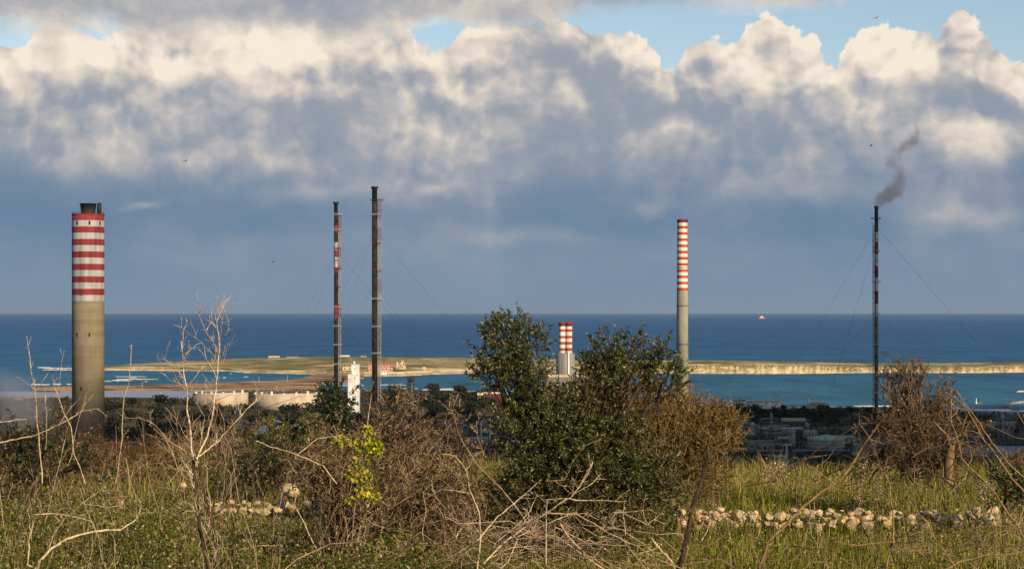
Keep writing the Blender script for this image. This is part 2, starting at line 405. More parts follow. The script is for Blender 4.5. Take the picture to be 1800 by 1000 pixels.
# lagoon: paler, still water between spit and land
m, t, out = new_mat('lagoon_water'); n = t.noise(t.v('MULTIPLY', coords(t), (.01, .03, 0)), 1, 4, .6)
bsdf(t, out, t.mix(n, (.17, .20, .30), (.26, .28, .37)), .35, None, .2)
s = MB(); pts = [(-200, 708), (345, 708), (560, 694), (580, 688), (480, 686), (330, 686), (60, 688), (-200, 688)]
s.add([(PX(a, dist_of(b)), dist_of(b), .3) for a, b in pts], [tuple(range(8))])
tag(s.build('lagoon_water', m), kind='structure')

# headland: flat green peninsula, low cliffs to the right
NEAR = [(160, 650.5), (200, 651), (400, 652.5), (430, 655), (560, 658), (640, 661), (700, 661), (760, 658), (840, 655.5), (1000, 657), (1200, 656.5), (1400, 657), (1540, 655), (1700, 655.5), (1800, 654.5), (2300, 654)]
SKYL = [(160, 648), (185, 644), (230, 640), (330, 634), (420, 630), (560, 627), (700, 627.5), (840, 629), (1000, 631), (1130, 633), (1250, 633), (1400, 635.5), (1540, 638.5), (1680, 637.5), (1800, 636.5), (2300, 636)]
CLIFF = [(160, 2.5), (195, 5.5), (300, 5.5), (400, 3.5), (430, 1.6), (840, 1.6), (900, 4), (1100, 9), (1250, 11.5), (1400, 11.5), (1540, 8), (1800, 8), (2300, 8)]
DEEP = [(160, 60), (190, 160), (330, 420), (430, 560), (840, 520), (1000, 340), (1250, 260), (1800, 260), (2300, 260)]
vs = []; qs = []; cols = list(np.arange(158, 2302, 2.0)); ROWS = [-1, 0, 8, 12, 16, 20, 24, 30, 38, 50, 70] + [('f', a) for a in (.12, .2, .3, .4, .52, .64, .76, .88, 1.0, 1.12, 1.3)]
for px in cols:
    d0 = dist_of(interp(px, NEAR)) + 9 * mnoise.fractal(Vector((px / 22., 0, 0)), 1, 2, 4); dep = interp(px, DEEP); c = interp(px, CLIFF)
    c *= 1 + .25 * mnoise.fractal(Vector((px / 30., 4, 0)), 1, 2, 4)
    zr = EYE - (interp(px, SKYL) - HOR) / F * (d0 + dep)
    zr += .5 * mnoise.fractal(Vector((px / 14., 9, 0)), 1, 2, 3)
    for rr in ROWS:
        if isinstance(rr, tuple):
            a = rr[1]; y = d0 + dep * a if a > .2 else d0 + max(dep * a, 74)
            x = PX(px, y); z = c + (zr - c) * min(1, a) ** .8 if a <= 1 else zr - (a - 1) / .3 * (zr + 3)
            z += .5 * fbm(x, y, 40) * (a < 1)
        else:
            off = rr + (6 * fbm(px * 1.8, 0, 14, 3) + 3 * fbm(px * 1.8, rr * 3, 6, 3) if 8 <= rr <= 50 else 0)
            y = d0 + off; x = PX(px, y)
            if rr < 0: z = -2
            elif rr == 0: z = -.2
            elif rr == 8: z = 1.1
            else:
                q = min(1, (rr - 8) / 30.0); z = 1.1 + (c - 1.1) * min(1, q ** .75) + (.9 * fbm(px * 1.8, rr * 2, 9, 3) * (c / 10) if q < 1 else 0)
        vs.append((x, y, z))
n = len(ROWS)
for i in range(len(cols) - 1):
    for j in range(n - 1): a = i * n + j; qs.append((a, a + n, a + n + 1, a + 1))
m, t, out = new_mat('headland_rock_and_turf')
g = t.new('ShaderNodeNewGeometry'); pos = g.outputs['Position']; sp = t.new('ShaderNodeSeparateXYZ'); t.put(sp.inputs[0], pos)
sn = t.new('ShaderNodeSeparateXYZ'); t.put(sn.inputs[0], g.outputs['True Normal'])
n1 = t.noise(t.v('MULTIPLY', pos, (.012, .008, .03)), 1, 6, .6); n2 = t.noise(t.v('MULTIPLY', pos, (.045, .03, .05)), 1, 5, .65); n4 = t.noise(t.v('MULTIPLY', pos, (.09, .05, .35)), 1, 5, .7)
turf = t.ramp(n1, [(.34, (.11, .112, .040)), (.46, (.20, .170, .068)), (.56, (.34, .27, .13)), (.62, (.16, .145, .055)), (.72, (.12, .12, .045))])
n6 = t.noise(t.v('MULTIPLY', pos, (.006, .010, 0)), 1, 6, .65)
turf = t.mix(t.step(n6, .54, .62), turf, (.52, .42, .26)); turf = t.mix(t.m('SUBTRACT', 1.0, t.step(n6, .34, .42)), turf, (.055, .055, .022))
rock = t.ramp(n4, [(.30, (.22, .14, .06)), (.42, (.52, .385, .22)), (.60, (.72, .57, .36))])
steep = t.m('SUBTRACT', 1.0, t.step(sn.outputs[2], .86, .985))
lowz = t.m('SUBTRACT', 1.0, t.step(t.m('MULTIPLY_ADD', n2, 2.4, sp.outputs[2]), 2.4, 3.6))
rocky = t.m('MAXIMUM', steep, lowz)
veg = t.m('MAXIMUM', t.step(n2, .53, .60), t.step(t.noise(t.v('MULTIPLY', pos, (.014, .004, .05)), 1, 4, .6), .52, .60))
rocky = t.m('MULTIPLY', rocky, t.m('SUBTRACT', 1.0, t.m('MULTIPLY', veg, .32)))
rocky = t.m('MULTIPLY', rocky, t.m('SUBTRACT', 1.0, t.m('MULTIPLY', t.step(t.noise(t.v('MULTIPLY', pos, (.009, .0, .12)), 1, 5, .7), .50, .58), .75)))
bsdf(t, out, t.mix(rocky, turf, rock), .95, bump(t, n4, .8, 2.0), .1)
me = np_mesh('headland', vs, qs, smooth=False); me.materials.append(m)
tag(link('headland', me), kind='structure')
# worn track over the headland, and the skerry off its tip
m2 = worn('pale_limestone_track', (.50, .40, .26), (.62, .52, .36), .05)
SAND = m2
hp = {}
s = MB()
rng = random.Random(4)
for k in range(34):
    px = 78 + k * 2.9 + rng.uniform(-1, 1); d = dist_of(650.2) + rng.uniform(-12, 12)
    s.blob((PX(px, d), d, 0), (rng.uniform(3, 5), rng.uniform(3, 7), rng.uniform(.8, 2.0)), 8, 5, 0, .2, rng)
tag(s.build('reef_rocks', m2), kind='structure')
# foam: breaking waves seen as white streaks lying on the water
m = worn('sea_foam', (.62, .66, .68), (.85, .87, .88), .05, .6, (1, .3, 1))
s = MB(); rng = random.Random(9)
def foam(px0, px1, py, thick, wob=.4):
    n = max(3, int((px1 - px0) / 2)); vs = []
    for i in range(n + 1):
        a = i / n; px = px0 + (px1 - px0) * a; w = thick * (.25 + .75 * math.sin(math.pi * a) ** .5) * (.55 + .9 * abs(mnoise.noise(Vector((px / 4., py, 2)))))
        c = py + wob * mnoise.noise(Vector((px / 9., py, 0)))
        for sg in (1, -1):
            d = dist_of(c + sg * w / 2, .5); vs.append((PX(px, d), d, .5 + .3 * (sg < 0)))
    b = len(vs)
    s.add(vs, [(2*i, 2*i+2, 2*i+3, 2*i+1) for i in range(n)])
for a in [(66, 90, 646.2, 2.4), (74, 127, 647.0, 1.8), (54, 88, 675.9, 2.6), (92, 108, 675.4, 2.8), (117, 126, 675.2, 2.4), (183, 196, 670, 1.4), (203, 258, 662.0, 1.3), (196, 232, 668.6, 2.6), (205, 278, 666.6, 1.6), (228, 240, 664, 1),
          (254, 259, 670.4, 1.6), (392, 397, 663.8, 2), (428, 437, 662.4, 1.4), (404, 408, 656.8, 1.2), (415, 428, 653.5, 1.2), (428, 440, 655.0, 1.0), (570, 612, 674.2, 1.6), (600, 640, 677.5, 1.4), (668, 712, 676.5, 1.6), (742, 800, 684.9, 2.8), (775, 800, 683.4, 1.2), (690, 735, 683, 1.6), (800, 840, 688, 1.0),
          (1452, 1530, 716.6, 3.2), (1500, 1572, 713.6, 2.4), (1430, 1470, 714.5, 1.6), (1572, 1640, 716, 1.6), (1660, 1712, 720.8, 4.2), (1672, 1700, 717, 2.6), (1712, 1778, 720.8, 3.6), (1790, 1840, 722.4, 3.0), (1750, 1800, 728.8, 3.4), (1728, 1742, 729.4, 1.4),
          (1296, 1306, 706.2, 1.6), (1225, 1290, 712, 1.2)]: foam(*a)
tag(s.build('foam', m), kind='stuff')
# ------------------------------------------------------------------ chimneys, flares and the works on the plain
def paint(name, c, dirt=.25, scale=.25):
    d = tuple(x * (1 - dirt) * .8 for x in c)
    return worn(name, d, c, scale, .75, (1, 1, .10), .2, (.32, .66))
RED = paint('faded_red_paint', (.24, .034, .036), .4); WHITE = paint('chalky_white_paint', (.40, .395, .40), .30)
ORANGE = paint('orange_red_paint', (.50, .085, .03), .4); CREAM = paint('cream_white_paint', (.78, .72, .64), .25)
SOOT = worn('sooty_steel', (.012, .012, .013), (.035, .032, .030), .4, .7)
STEEL = worn('grey_steel', (.16, .16, .15), (.25, .245, .23), .3, .6)
DARKSTEEL = worn('dark_weathered_steel', (.028, .026, .024), (.065, .06, .052), .5, .6)
RUST = worn('rusted_steel', (.10, .035, .02), (.20, .07, .035), .7, .85)
PALE = worn('pale_galvanised_steel', (.36, .35, .33), (.48, .47, .45), .4, .5)
DARK = worn('dark_opening', (.010, .010, .012), (.018, .018, .02), 1.0, .9)
m, t, out = new_mat('board_marked_concrete'); pos = coords(t)
sp = t.new('ShaderNodeSeparateXYZ'); t.put(sp.inputs[0], pos)
ang = t.m('MULTIPLY', t.m('ARCTAN2', sp.outputs[1], sp.outputs[0]), 36 / (2 * math.pi))
ln = t.m('MAXIMUM', t.m('LESS_THAN', t.m('FRACT', t.m('DIVIDE', sp.outputs[2], 3.1)), .09), t.m('LESS_THAN', t.m('FRACT', ang), .10))
n = t.noise(t.v('MULTIPLY', pos, (.25, .25, .05)), 1, 6, .6); n2 = t.noise(t.v('MULTIPLY', pos, (.02, .02, .16)), 1, 3, .6)
c = t.mix(t.step(t.m('MULTIPLY_ADD', n2, .6, t.m('MULTIPLY', n, .4)), .38, .62), (.185, .150, .098), (.245, .200, .136))
bsdf(t, out, t.mix(t.m('MULTIPLY', ln, .16), c, (.10, .08, .05)), .9, None, .15); BROWNCON = m
GREYCON = worn('grey_concrete', (.24, .225, .175), (.36, .345, .275), .12, .9, (1, 1, .2), .15)
DRUMCON = worn('pale_grey_cladding', (.17, .17, .165), (.24, .238, .23), .2, .7, (2, 2, .1), .2)

def at(px, pyb, D): return P(px, pyb, D)

# --- broad chimney with seven red bands
D = 1300; base = P(155, 795, D); root = thing('banded_chimney', 'broad brown concrete chimney with red and white bands and a dark flared flue on top', 'chimney', base)
H = lambda py: PZ(py, D) - base[2]
r = 28 / F * D; lev = [-1, H(529.5)] + [H(529.5 - 10.86 * k) for k in range(1, 15)]
rz = [(r * 1.0, z) for z in lev]
s = MB(); s.rings(rz, 64, [0] + [1 if k % 2 == 0 else 2 for k in range(14)])
for k in range(15):                                        # slight lips between lifts
    s.rings([(r + .10, lev[1 + k] - .12), (r + .10, lev[1 + k] + .12)], 64, [2 if k else 0], cap=True) if k == 0 else None
sh = s.build('shaft', [BROWNCON, WHITE, RED], root)
s = MB(); s.rings([(r + .25, H(378.2)), (r + .25, H(376.6))], 64)
s.build('top_ring', RED, root)
z0, z1 = H(377.5), H(358)
s = MB(); k = D / F
s.rings([(11.5 * k, z0 - .5), (12.2 * k, z0 + 1.8), (14.2 * k, z1 - .3), (14.6 * k, z1 - .3), (14.6 * k, z1)], 40)
s.build('flue', SOOT, root)
s = MB(); s.rings([(4.0 * k, z0 - .5), (4.0 * k, z1 + .3)], 24, cx=20.6 * k, cy=-2); s.build('pipe', SOOT, root)
s = MB(); rr = r - .3
for a in range(0, 360, 12):
    x, y = rr * math.cos(R(a)), rr * math.sin(R(a)); s.bar((x, y, z0), (x, y, z0 + 1.6), .09)
for zz in (.8, 1.6):
    for a in range(0, 360, 12): s.bar((rr*math.cos(R(a)), rr*math.sin(R(a)), z0+zz), (rr*math.cos(R(a+12)), rr*math.sin(R(a+12)), z0+zz), .06)
s.build('railing', SOOT, root)
def opening(px, py, w, h, parent, base, cx_px, rad, D):
    x = PX(px, D) - base[0]; y = -math.sqrt(max(rad * rad - x * x, 0)); a = math.atan2(y, x); z = PZ(py, D) - base[2]
    s = MB(); u = Vector((-math.sin(a), math.cos(a), 0)); n = Vector((math.cos(a), math.sin(a), 0)); c = Vector((x, y, z))
    def bx(w, h, d0, d1, mi):
        q = [c + u*sx_*w/2 + n*dd + Vector((0,0,sz_*h/2)) for dd in (d0, d1) for sx_, sz_ in ((-1,-1),(1,-1),(1,1),(-1,1))]
        s.add(q, [(0,1,2,3),(7,6,5,4),(0,4,5,1),(1,5,6,2),(2,6,7,3),(3,7,4,0)], mi)
    bx(w * 1.35, h * 1.15, -.6, .10, 0); bx(w, h, -.5, .16, 1)
    s.build('opening', [DARKSTEEL, DARK], parent)
for px, py, w, h in [(141, 393, 1.0, 2.4), (163.3, 393, 1.0, 2.4), (179, 393, .9, 2.4), (149, 518.5, .7, .8), (141, 588, .8, 2.4), (163, 588, .8, 2.4), (149, 682, 1.1, 2.2)]:
    opening(px, py, w, h, root, base, 155, r, D)

# --- slim chimney with orange bands
D = 2060; base = P(1199.6, 706, D); root = thing('slim_banded_chimney', 'slim tall grey chimney with narrow orange and white bands behind the dark green bush', 'chimney', base)
H = lambda py: PZ(py, D) - base[2]; k = D / F
def rad(py): return k * float(np.interp(py, [386, 511, 720], [8.6, 9.5, 10.8]))
lev = [(720, 0), (511, 0)]; mi = [0]
y = 511
for i in range(11):
    lev.append((y - 5.0, 0)); mi.append(1); lev.append((y - 10.86, 0)); mi.append(2); y -= 10.86
lev = lev[:-1] + [(391.5, 0)]; lev.append((386, 0)); mi.append(3)
s = MB(); s.rings([(rad(p), H(p)) for p, _ in lev], 40, mi); s.build('shaft', [GREYCON, ORANGE, CREAM, RED], root)
s = MB(); s.rings([(rad(390)+.55, H(390.6)), (rad(390)+.55, H(386.2)), (rad(390)+.1, H(385.6))], 40); s.build('cap', RED, root)
for py in (470, 536.5, 604.5):
    s = MB(); rr = rad(py); zz = H(py)
    s.rings([(rr - .2, zz - .35), (rr + .9, zz - .35), (rr + .9, zz + .0), (rr - .2, zz + .0)], 40, cap=False)
    for a in range(0, 360, 20):
        c_, s_ = math.cos(R(a)), math.sin(R(a)); s.bar(((rr+.85)*c_, (rr+.85)*s_, zz), ((rr+.85)*c_, (rr+.85)*s_, zz + 1.1), .06)
    s.build('platform', DARKSTEEL, root)
s = MB()
for a in (-1, 1): s.bar((-rad(700) - .1, a * .4 - 1, H(712)), (-rad(400) - .3, a * .4 - 1, H(388)), .12)
s.build('ladder', DARKSTEEL, root)

# --- twin stack on a grey drum
D = 1900; base = P(994, 716, D); root = thing('twin_chimney', 'pair of short red and white stacks joined on one grey tower seen over the bush', 'chimney', base)
H = lambda py: PZ(py, D) - base[2]; k = D / F
for cx in (-5.7, 6.2):
    s = MB(); lev = [622, 617.5, 612.3, 608.5, 605.6, 600.8, 594.6, 590, 583.2, 578.5, 573.2, 566.2]; mi = [0, 0, 1, 1, 0, 1, 0, 1, 0, 1, 0]
    lev = [625, 616.5, 611.5, 605.5, 600.6, 594.7, 589.9, 583.2, 578.4, 573.0, 566.2]; mi = [0, 1, 0, 1, 0, 1, 0, 1, 0, 1]
    s.rings([(5.6 * k, H(p)) for p in lev], 28, mi, cx=cx * k); f = s.build('flue', [CREAM, ORANGE], root)
    s = MB(); s.rings([(6.5 * k, H(572.8)), (6.9 * k, H(568)), (6.3 * k, H(566))], 28, cx=cx * k); s.build('flue_rim', RED, f)
s = MB(); s.rings([(16.5 * k, -4), (16.5 * k, H(622)), (15.0 * k, H(620.5))], 48, cx=0); s.build('tower', DRUMCON, root)
s = MB(); s.rings([(1.5 * k, 0), (1.5 * k, H(617))], 12, cx=5.0 * k, cy=-17.2 * k); s.build('riser_pipe', CREAM, root)

LATT = worn('stained_galvanised_steel', (.14, .125, .11), (.32, .30, .27), .5, .6); DULLRED = worn('flaking_red_paint', (.08, .022, .018), (.28, .035, .03), .9, .85, (1, 1, .5)); GREYPIPE = worn('streaked_grey_pipe', (.09, .08, .07), (.20, .185, .165), .6, .85, (1, 1, .3), .05); PIPEWHITE = worn('grubby_white_pipe_paint', (.30, .28, .25), (.62, .59, .54), .9, .85, (1, 1, .5)); BLACKPIPE = worn('tarred_pipe', (.014, .012, .011), (.040, .034, .029), .5, .9, (1, 1, .4), .05); DULLWHITE = worn('flaking_white_paint', (.16, .14, .12), (.46, .43, .40), .9, .85, (1, 1, .5))
# --- flare stacks: pipe, lattice, platforms, guy wires
def flare(name, label, D, px, ytop, ybase, wp, bands, plats, ytip, lat, wires, tipw=1.0, side=1):
    ybase += 4; base = P(px, ybase, D); root = thing(name, label, 'flare stack', base); k = D / F
    H = lambda py: PZ(py, D) - base[2]
    s = MB(); r = wp / 2 * k
    lv = [ybase] + [b[0] for b in bands] + [ytip]; s.rings([(r, H(p)) for p in lv], 16, [0] + [b[1] for b in bands])
    s.build('stack_pipe', [GREYPIPE if wp < 6.9 else BLACKPIPE, DULLRED if wp < 8 else BLACKPIPE, PIPEWHITE if wp < 6.9 else (DULLWHITE if wp < 8 else BLACKPIPE), BLACKPIPE, SOOT], root)
    s = MB(); s.rings([(r * .95, H(ytip)), (r * 1.0, H(ytop + 3.5)), (r * 1.45 * tipw, H(ytop + 3)), (r * 1.45 * tipw, H(ytop + 1.6)), (r * 1.25 * tipw, H(ytop + 1.5)), (r * 1.35 * tipw, H(ytop))], 16)
    s.build('flare_tip', SOOT, root)
    s = MB(); zz = H(ybase) + 8                  # flanges and small risers strapped to the pipe
    while zz < H(ytip) - 3: s.rings([(r, zz), (r + .28, zz), (r + .28, zz + .5), (r, zz + .5)], 14, cap=False); zz += 9.5
    for a_ in (.6, 2.2, 4.0): s.bar(((r + .3) * math.cos(a_), (r + .3) * math.sin(a_) * .9, -2), ((r + .3) * math.cos(a_), (r + .3) * math.sin(a_) * .9, H(ytip + 4)), .26, 6)
    s.build('riser', BLACKPIPE, root)
    lx0, lx1 = lat[0] * k, lat[1] * k; w = (lx1 - lx0); s = MB()
    legs = [(lx0, -w / 2), (lx1, -w / 2), (lx1, w / 2), (lx0, w / 2)]
    zt = H(ytip + 2); zb = -2
    pb = [(H(b[0]), b[1]) for b in [(ybase, 0)] + bands[:-1]]
    mi_at = lambda z: 1 if [m_ for h_, m_ in pb if h_ <= z + .1][-1:] == [1] else 0
    nb = int((zt - zb) / 4.5); dz = (zt - zb) / nb
    for i in range(nb):
        for q in range(4):
            a, b = legs[q], legs[(q + 1) % 4]; z = zb + i * dz
            s.bar((*a, z), (*b, z + dz), .15, mi=mi_at(z)); s.bar((*a, z), (*b, z), .15, mi=mi_at(z)); s.bar((*a, z), (*a, z + dz), .24, mi=mi_at(z))
    s.build('lattice_mast', [LATT, DULLRED], root)
    for py, x0, x1, mi in plats:
        s = MB(); z = H(py); x0 *= k; x1 *= k; yy = r + 1.2
        s.box(x0, x1, -yy, yy, z - .25, z)
        for zz in (.6, 1.2):
            for a, b in (((x0, -yy), (x1, -yy)), ((x1, -yy), (x1, yy)), ((x1, yy), (x0, yy)), ((x0, yy), (x0, -yy))): s.bar((*a, z + zz), (*b, z + zz), .07)
        nn = 6
        for i in range(nn + 1):
            x = x0 + (x1 - x0) * i / nn
            for y in (-yy, yy): s.bar((x, y, z), (x, y, z + 1.2), .07)
        s.bar((x1, 0, z - .2), (r, 0, z - 3.2), .12)
        s.build('platform', [PALE, RED, SOOT][mi], root)
    for py, dx, dy in wires:                     # from the mast down to a ground anchor
        s = MB(); z = H(py); s.bar((0, 0, z), (dx, dy, -1.0), .075, 3); s.build('guy_wire', DARKSTEEL, root)
    return root
W_, R_, K_, G_, U_ = 2, 1, 4, 0, 3
flare('flare_stack', 'tallest dark lattice flare stack with rusty bands rising behind the white tower', 2000, 658.5, 328, 702, 9.5,
      [(545, G_), (515, R_), (497, G_), (478, U_), (448, G_), (428, R_), (402, G_), (385, R_), (371, K_), ][::1], [(352, -8, 15, 2), (377.5, -5, 11, 0), (427, -5, 11, 1), (476, -5, 12, 1), (525.5, -5, 15, 0), (574, -5, 10, 0), (621, -5, 11, 0)], 352, (6, 11),
      [(403, -90, -45), (403, -66, 60), (403, 150, -30), (500, -80, 40), (500, 95, -40)])
flare('flare_stack', 'thinner lattice flare stack with red platforms left of the tallest dark one', 2050, 590.5, 355, 700, 7,
      [(560, R_), (536, G_), (512, U_), (498, G_), (478, R_), (470, W_), (452, R_), (440, W_), (425, U_), (408, R_), (396, G_)], [(377.5, -3, 11, 0), (404, -4, 9, 0), (436.5, -4, 9, 1), (472, -5, 9, 1), (504, -4, 9, 1), (540, -4, 11, 0), (573.5, -4, 9, 0), (606, -4, 9, 0), (640, -4, 8, 0)], 374, (4.5, 8.5),
      [(442, -75, -40), (442, -60, 50), (442, 140, -20), (560, -70, 30), (560, 85, -30)], 1.1)
flare('flare_stack', 'smoking flare stack with red and white bands beside the bare twiggy tree', 1700, 1540.5, 362, 752, 6.8,
      [(556, W_), (533.5, R_), (512, W_), (500, W_), (488, R_), (467, W_), (447, R_), (425, W_), (408, K_)], [(384.5, -9, 7.5, 2), (441, -5, 6, 0), (495, -7.5, 7.5, 0), (554, -5, 6, 0), (606, -5, 6, 0), (660, -5, 5, 0), (690, -5, 5, 0)], 390, (-6.0, -2.5),
      [(400, -112, -30), (420, -40, 60), (398, 150, -30), (545, -90, -25), (545, 90, -40)], .9)

# --- small ship on the horizon
D = 26000.; base = (PX(1340, D), D, -2.0); root = thing('cargo_ship', 'small white ship with red hull far out on the blue sea', 'ship', base)
s = MB(); L = 52; prof = [(-L, 0), (-L, 14), (L * .7, 14), (L + 6, 20), (L - 4, 0)]
v = [(x, y, z) for y in (-9, 9) for x, z in prof]
s.add(v, [(0,1,2,3,4), (9,8,7,6,5)] + [(i, 5 + i, 5 + (i+1) % 5, (i+1) % 5) for i in range(5)]); s.build('hull', paint('ship_hull_red', (.42, .12, .09)), root)
s = MB(); s.box(-34, 12, -8, 8, 14, 28); s.box(-22, 4, -7, 7, 28, 40); s.box(18, 24, -4, 4, 14, 24); s.build('superstructure', CREAM, root)
s = MB(); s.bar((-8, 0, 40), (-8, 0, 54), 1.2); s.build('mast', CREAM, root); s = MB(); s.bar((30, 0, 14), (30, 0, 34), 1.0); s.build('mast', CREAM, root)

# --- generic buildings
LIME = worn('pale_limestone', (.42, .33, .22), (.58, .48, .35), .3, .9); TILE = worn('red_roof_tiles', (.30, .10, .055), (.42, .16, .09), .4, .9, (1, 1, 4))
PINK = worn('pink_plaster', (.42, .25, .20), (.52, .33, .27), .3, .9); GREYWALL = worn('grey_plaster', (.13, .12, .105), (.21, .195, .17), .3, .9)
TANROOF = worn('tan_metal_roof', (.24, .18, .12), (.33, .26, .18), .3, .7); GREYROOF = worn('grey_sheet_roof', (.15, .15, .155), (.22, .22, .22), .3, .5, (6, .2, 1))
WHITEWALL = worn('white_render', (.50, .50, .485), (.70, .69, .665), .25, .7, (1, 1, .3)); MAROON = worn('maroon_cladding', (.085, .018, .03), (.13, .026, .042), .4, .7, (3, 3, .2))
YELLOW = worn('yellow_cladding', (.62, .50, .22), (.75, .62, .32), .3, .7); COPPER = worn('green_copper_roof', (.20, .27, .19), (.30, .37, .26), .25, .8)
def house(name, label, cat, D, x0, x1, ytop, ybase, dep, wall, roof, roofh=0.0, wins=3, hip=False, group=None, storeys=1):
    """rectangular house between photo columns x0..x1 at distance D"""
    bx = P((x0 + x1) / 2, ybase, D); root = thing(name, label, cat, bx, group)
    w = (x1 - x0) / F * D; h = (ybase - ytop) / F * D - roofh
    s = MB(); s.box(-w/2, w/2, 0, dep, -3, h); s.build('wall', wall, root)
    s = MB()
    if roofh:
        o = .5; e = w * .18 if hip else 0
        s.add([(-w/2-o, -o, h), (w/2+o, -o, h), (w/2+o, dep+o, h), (-w/2-o, dep+o, h), (-w/2-o+e, dep/2, h+roofh), (w/2+o-e, dep/2, h+roofh)],
              [(0,1,5,4), (2,3,4,5), (1,2,5), (3,0,4), (3,2,1,0)])
    else:
        s.box(-w/2-.3, w/2+.3, -.3, dep+.3, h, h + max(.5, h*.06))
    s.build('roof', roof, root)
    for st in range(storeys):
        for i in range(wins):
            x = -w/2 + w * (i + .5) / wins; z = h * (st + .35) / storeys; ww = min(1.6, w / wins * .35); hh = h / storeys * .35
            s = MB(); s.box(x-ww/2-.2, x+ww/2+.2, -.10, .3, z-.2, z+hh+.2, 0); s.box(x-ww/2, x+ww/2, -.16, .2, z, z+hh, 1); s.build('window', [wall, DARK], root)
    return root
HG = 'low houses along the headland'
house('farm_house', 'low pale house on the headland skyline, leftmost of the four', 'house', 3790, 472, 491, 626.0, 629.5, 9, LIME, LIME, 0, 4, group=HG)
house('farm_house', 'pale house with raised left end on the skyline, second of four', 'house', 3780, 504, 524, 626.4, 630, 9, LIME, TANROOF, 1.3, 4, group=HG)
house('farm_house', 'long white flat house on the skyline between the two left flares', 'house', 3780, 597, 614, 624.6, 629.8, 9, WHITEWALL, LIME, 0, 5, group=HG)
house('farm_house', 'small pale house on the skyline nearest the tallest flare', 'house', 3780, 634, 644, 625, 630, 9, LIME, TANROOF, 1.0, 2, group=HG)
house('beach_house', 'pale block house on the sand left of the white tower top', 'house', 3080, 602, 619, 644.5, 652, 9, LIME, LIME, 0, 2)
house('tuna_fishery', 'long brick-red roofed building on the headland beach beside a stone ruin', 'warehouse', 3120, 647, 694, 638.0, 648.5, 14, PINK, TILE, 3.6, 9)
house('fishery_shed', 'low pink shed in front of the long red roofed building', 'shed', 3040, 648, 690, 646.4, 652.6, 8, PINK, LIME, 0, 6)
house('white_hut', 'tiny white hut alone on the beach right of the ruin', 'hut', 3120, 743, 748, 645.6, 650.5, 5, WHITEWALL, WHITEWALL, 0, 1)
house('beach_shed', 'white slanting shed on the sand below the ruin', 'shed', 2980, 668, 680, 651.5, 655.5, 6, WHITEWALL, WHITEWALL, .8, 2)
# ruin
D = 3100; b = P(704.5, 651, D); root = thing('stone_ruin', 'crumbling roofless stone ruin at the right end of the red roofed building', 'ruin', b)
rng = random.Random(3); s = MB(); k = D / F
for x0, x1, h in [(-8, -5, 15), (-5, -1, 11), (-1, 1, 14), (1, 4, 16.5), (4, 6.5, 14.5), (6.5, 8.5, 9)]:
    s.box(x0 * k, x1 * k, rng.uniform(0, 1), 6, -3, h * k + rng.uniform(-.6, .6))
s.build('masonry', LIME, root)
for x, z in ((-4, 4), (-1, 7), (2.5, 5), (5, 9)):
    s = MB(); s.box((x-.7)*k, (x+.7)*k, -.4, .5, z*k, (z+2.6)*k); s.build('opening', DARK, root)

# --- white stepped tower
D = 1650; b = P(621.5, 742, D); root = thing('white_tower', 'bright white stepped tower in the sun behind the small dark green tree', 'tower', b); k = D / F
H = lambda py: PZ(py, D) - b[2]
s = MB(); s.box(-10 * k, 10 * k, 0, 9, -3, H(658.5)); s.box(-3.8 * k, 9.6 * k, .6, 8, H(658.5), H(641.5)); s.build('wall', WHITEWALL, root)
s = MB(); s.box(-10.3 * k, 10.3 * k, -.3, 9.3, H(658.8), H(657.6)); s.box(-4.2 * k, 10 * k, .3, 8.3, H(641.7), H(640.6)); s.build('parapet', WHITEWALL, root)
for x, py in ((2.6, 648), (2.6, 664), (-6, 668), (2.6, 678), (-6, 690), (2.6, 700)):
    s = MB(); s.box((x - 1.3) * k, (x + 1.3) * k, -.18 if py > 658 else .42, .9, H(py + 2), H(py - 2)); s.build('window', worn('window_blind_%d' % py, (.30, .36, .42), (.40, .45, .5), 1), root)
s = MB(); s.rings([(1.4, H(641)), (1.4, H(636)), (.9, H(635))], 14, cx=0, cy=4); s.build('vent_pipe', PALE, root)
s = MB(); s.box(-8*k, -4*k, 2, 6, H(659), H(654)); s.build('roof_unit', STEEL, root)

# --- dark column with a ragged top
D = 1900; b = P(722.5, 722, D); root = thing('distillation_column', 'dark scaffolded process column standing against the blue bay', 'column', b); k = D / F
H = lambda py: PZ(py, D) - b[2]
s = MB(); s.rings([(5.2 * k, -2), (5.2 * k, H(676)), (4 * k, H(672))], 20); s.build('vessel', worn('purple_grey_steel', (.075, .065, .075), (.12, .105, .12), .4), root)
s = MB()
for a in range(8):
    c_, s_ = math.cos(a * .785), math.sin(a * .785); s.bar((6.3*k*c_, 6.3*k*s_, H(690)), (6.3*k*c_, 6.3*k*s_, H(663)), .25)
for py in (690, 683, 676, 669.5, 664):
    for a in range(8): s.bar((6.3*k*math.cos(a*.785), 6.3*k*math.sin(a*.785), H(py)), (6.3*k*math.cos((a+1)*.785), 6.3*k*math.sin((a+1)*.785), H(py - 1)), .3)
s.rings([(3.2*k, H(676)), (3.2*k, H(664.5))], 12); s.build('scaffold', SOOT, root)

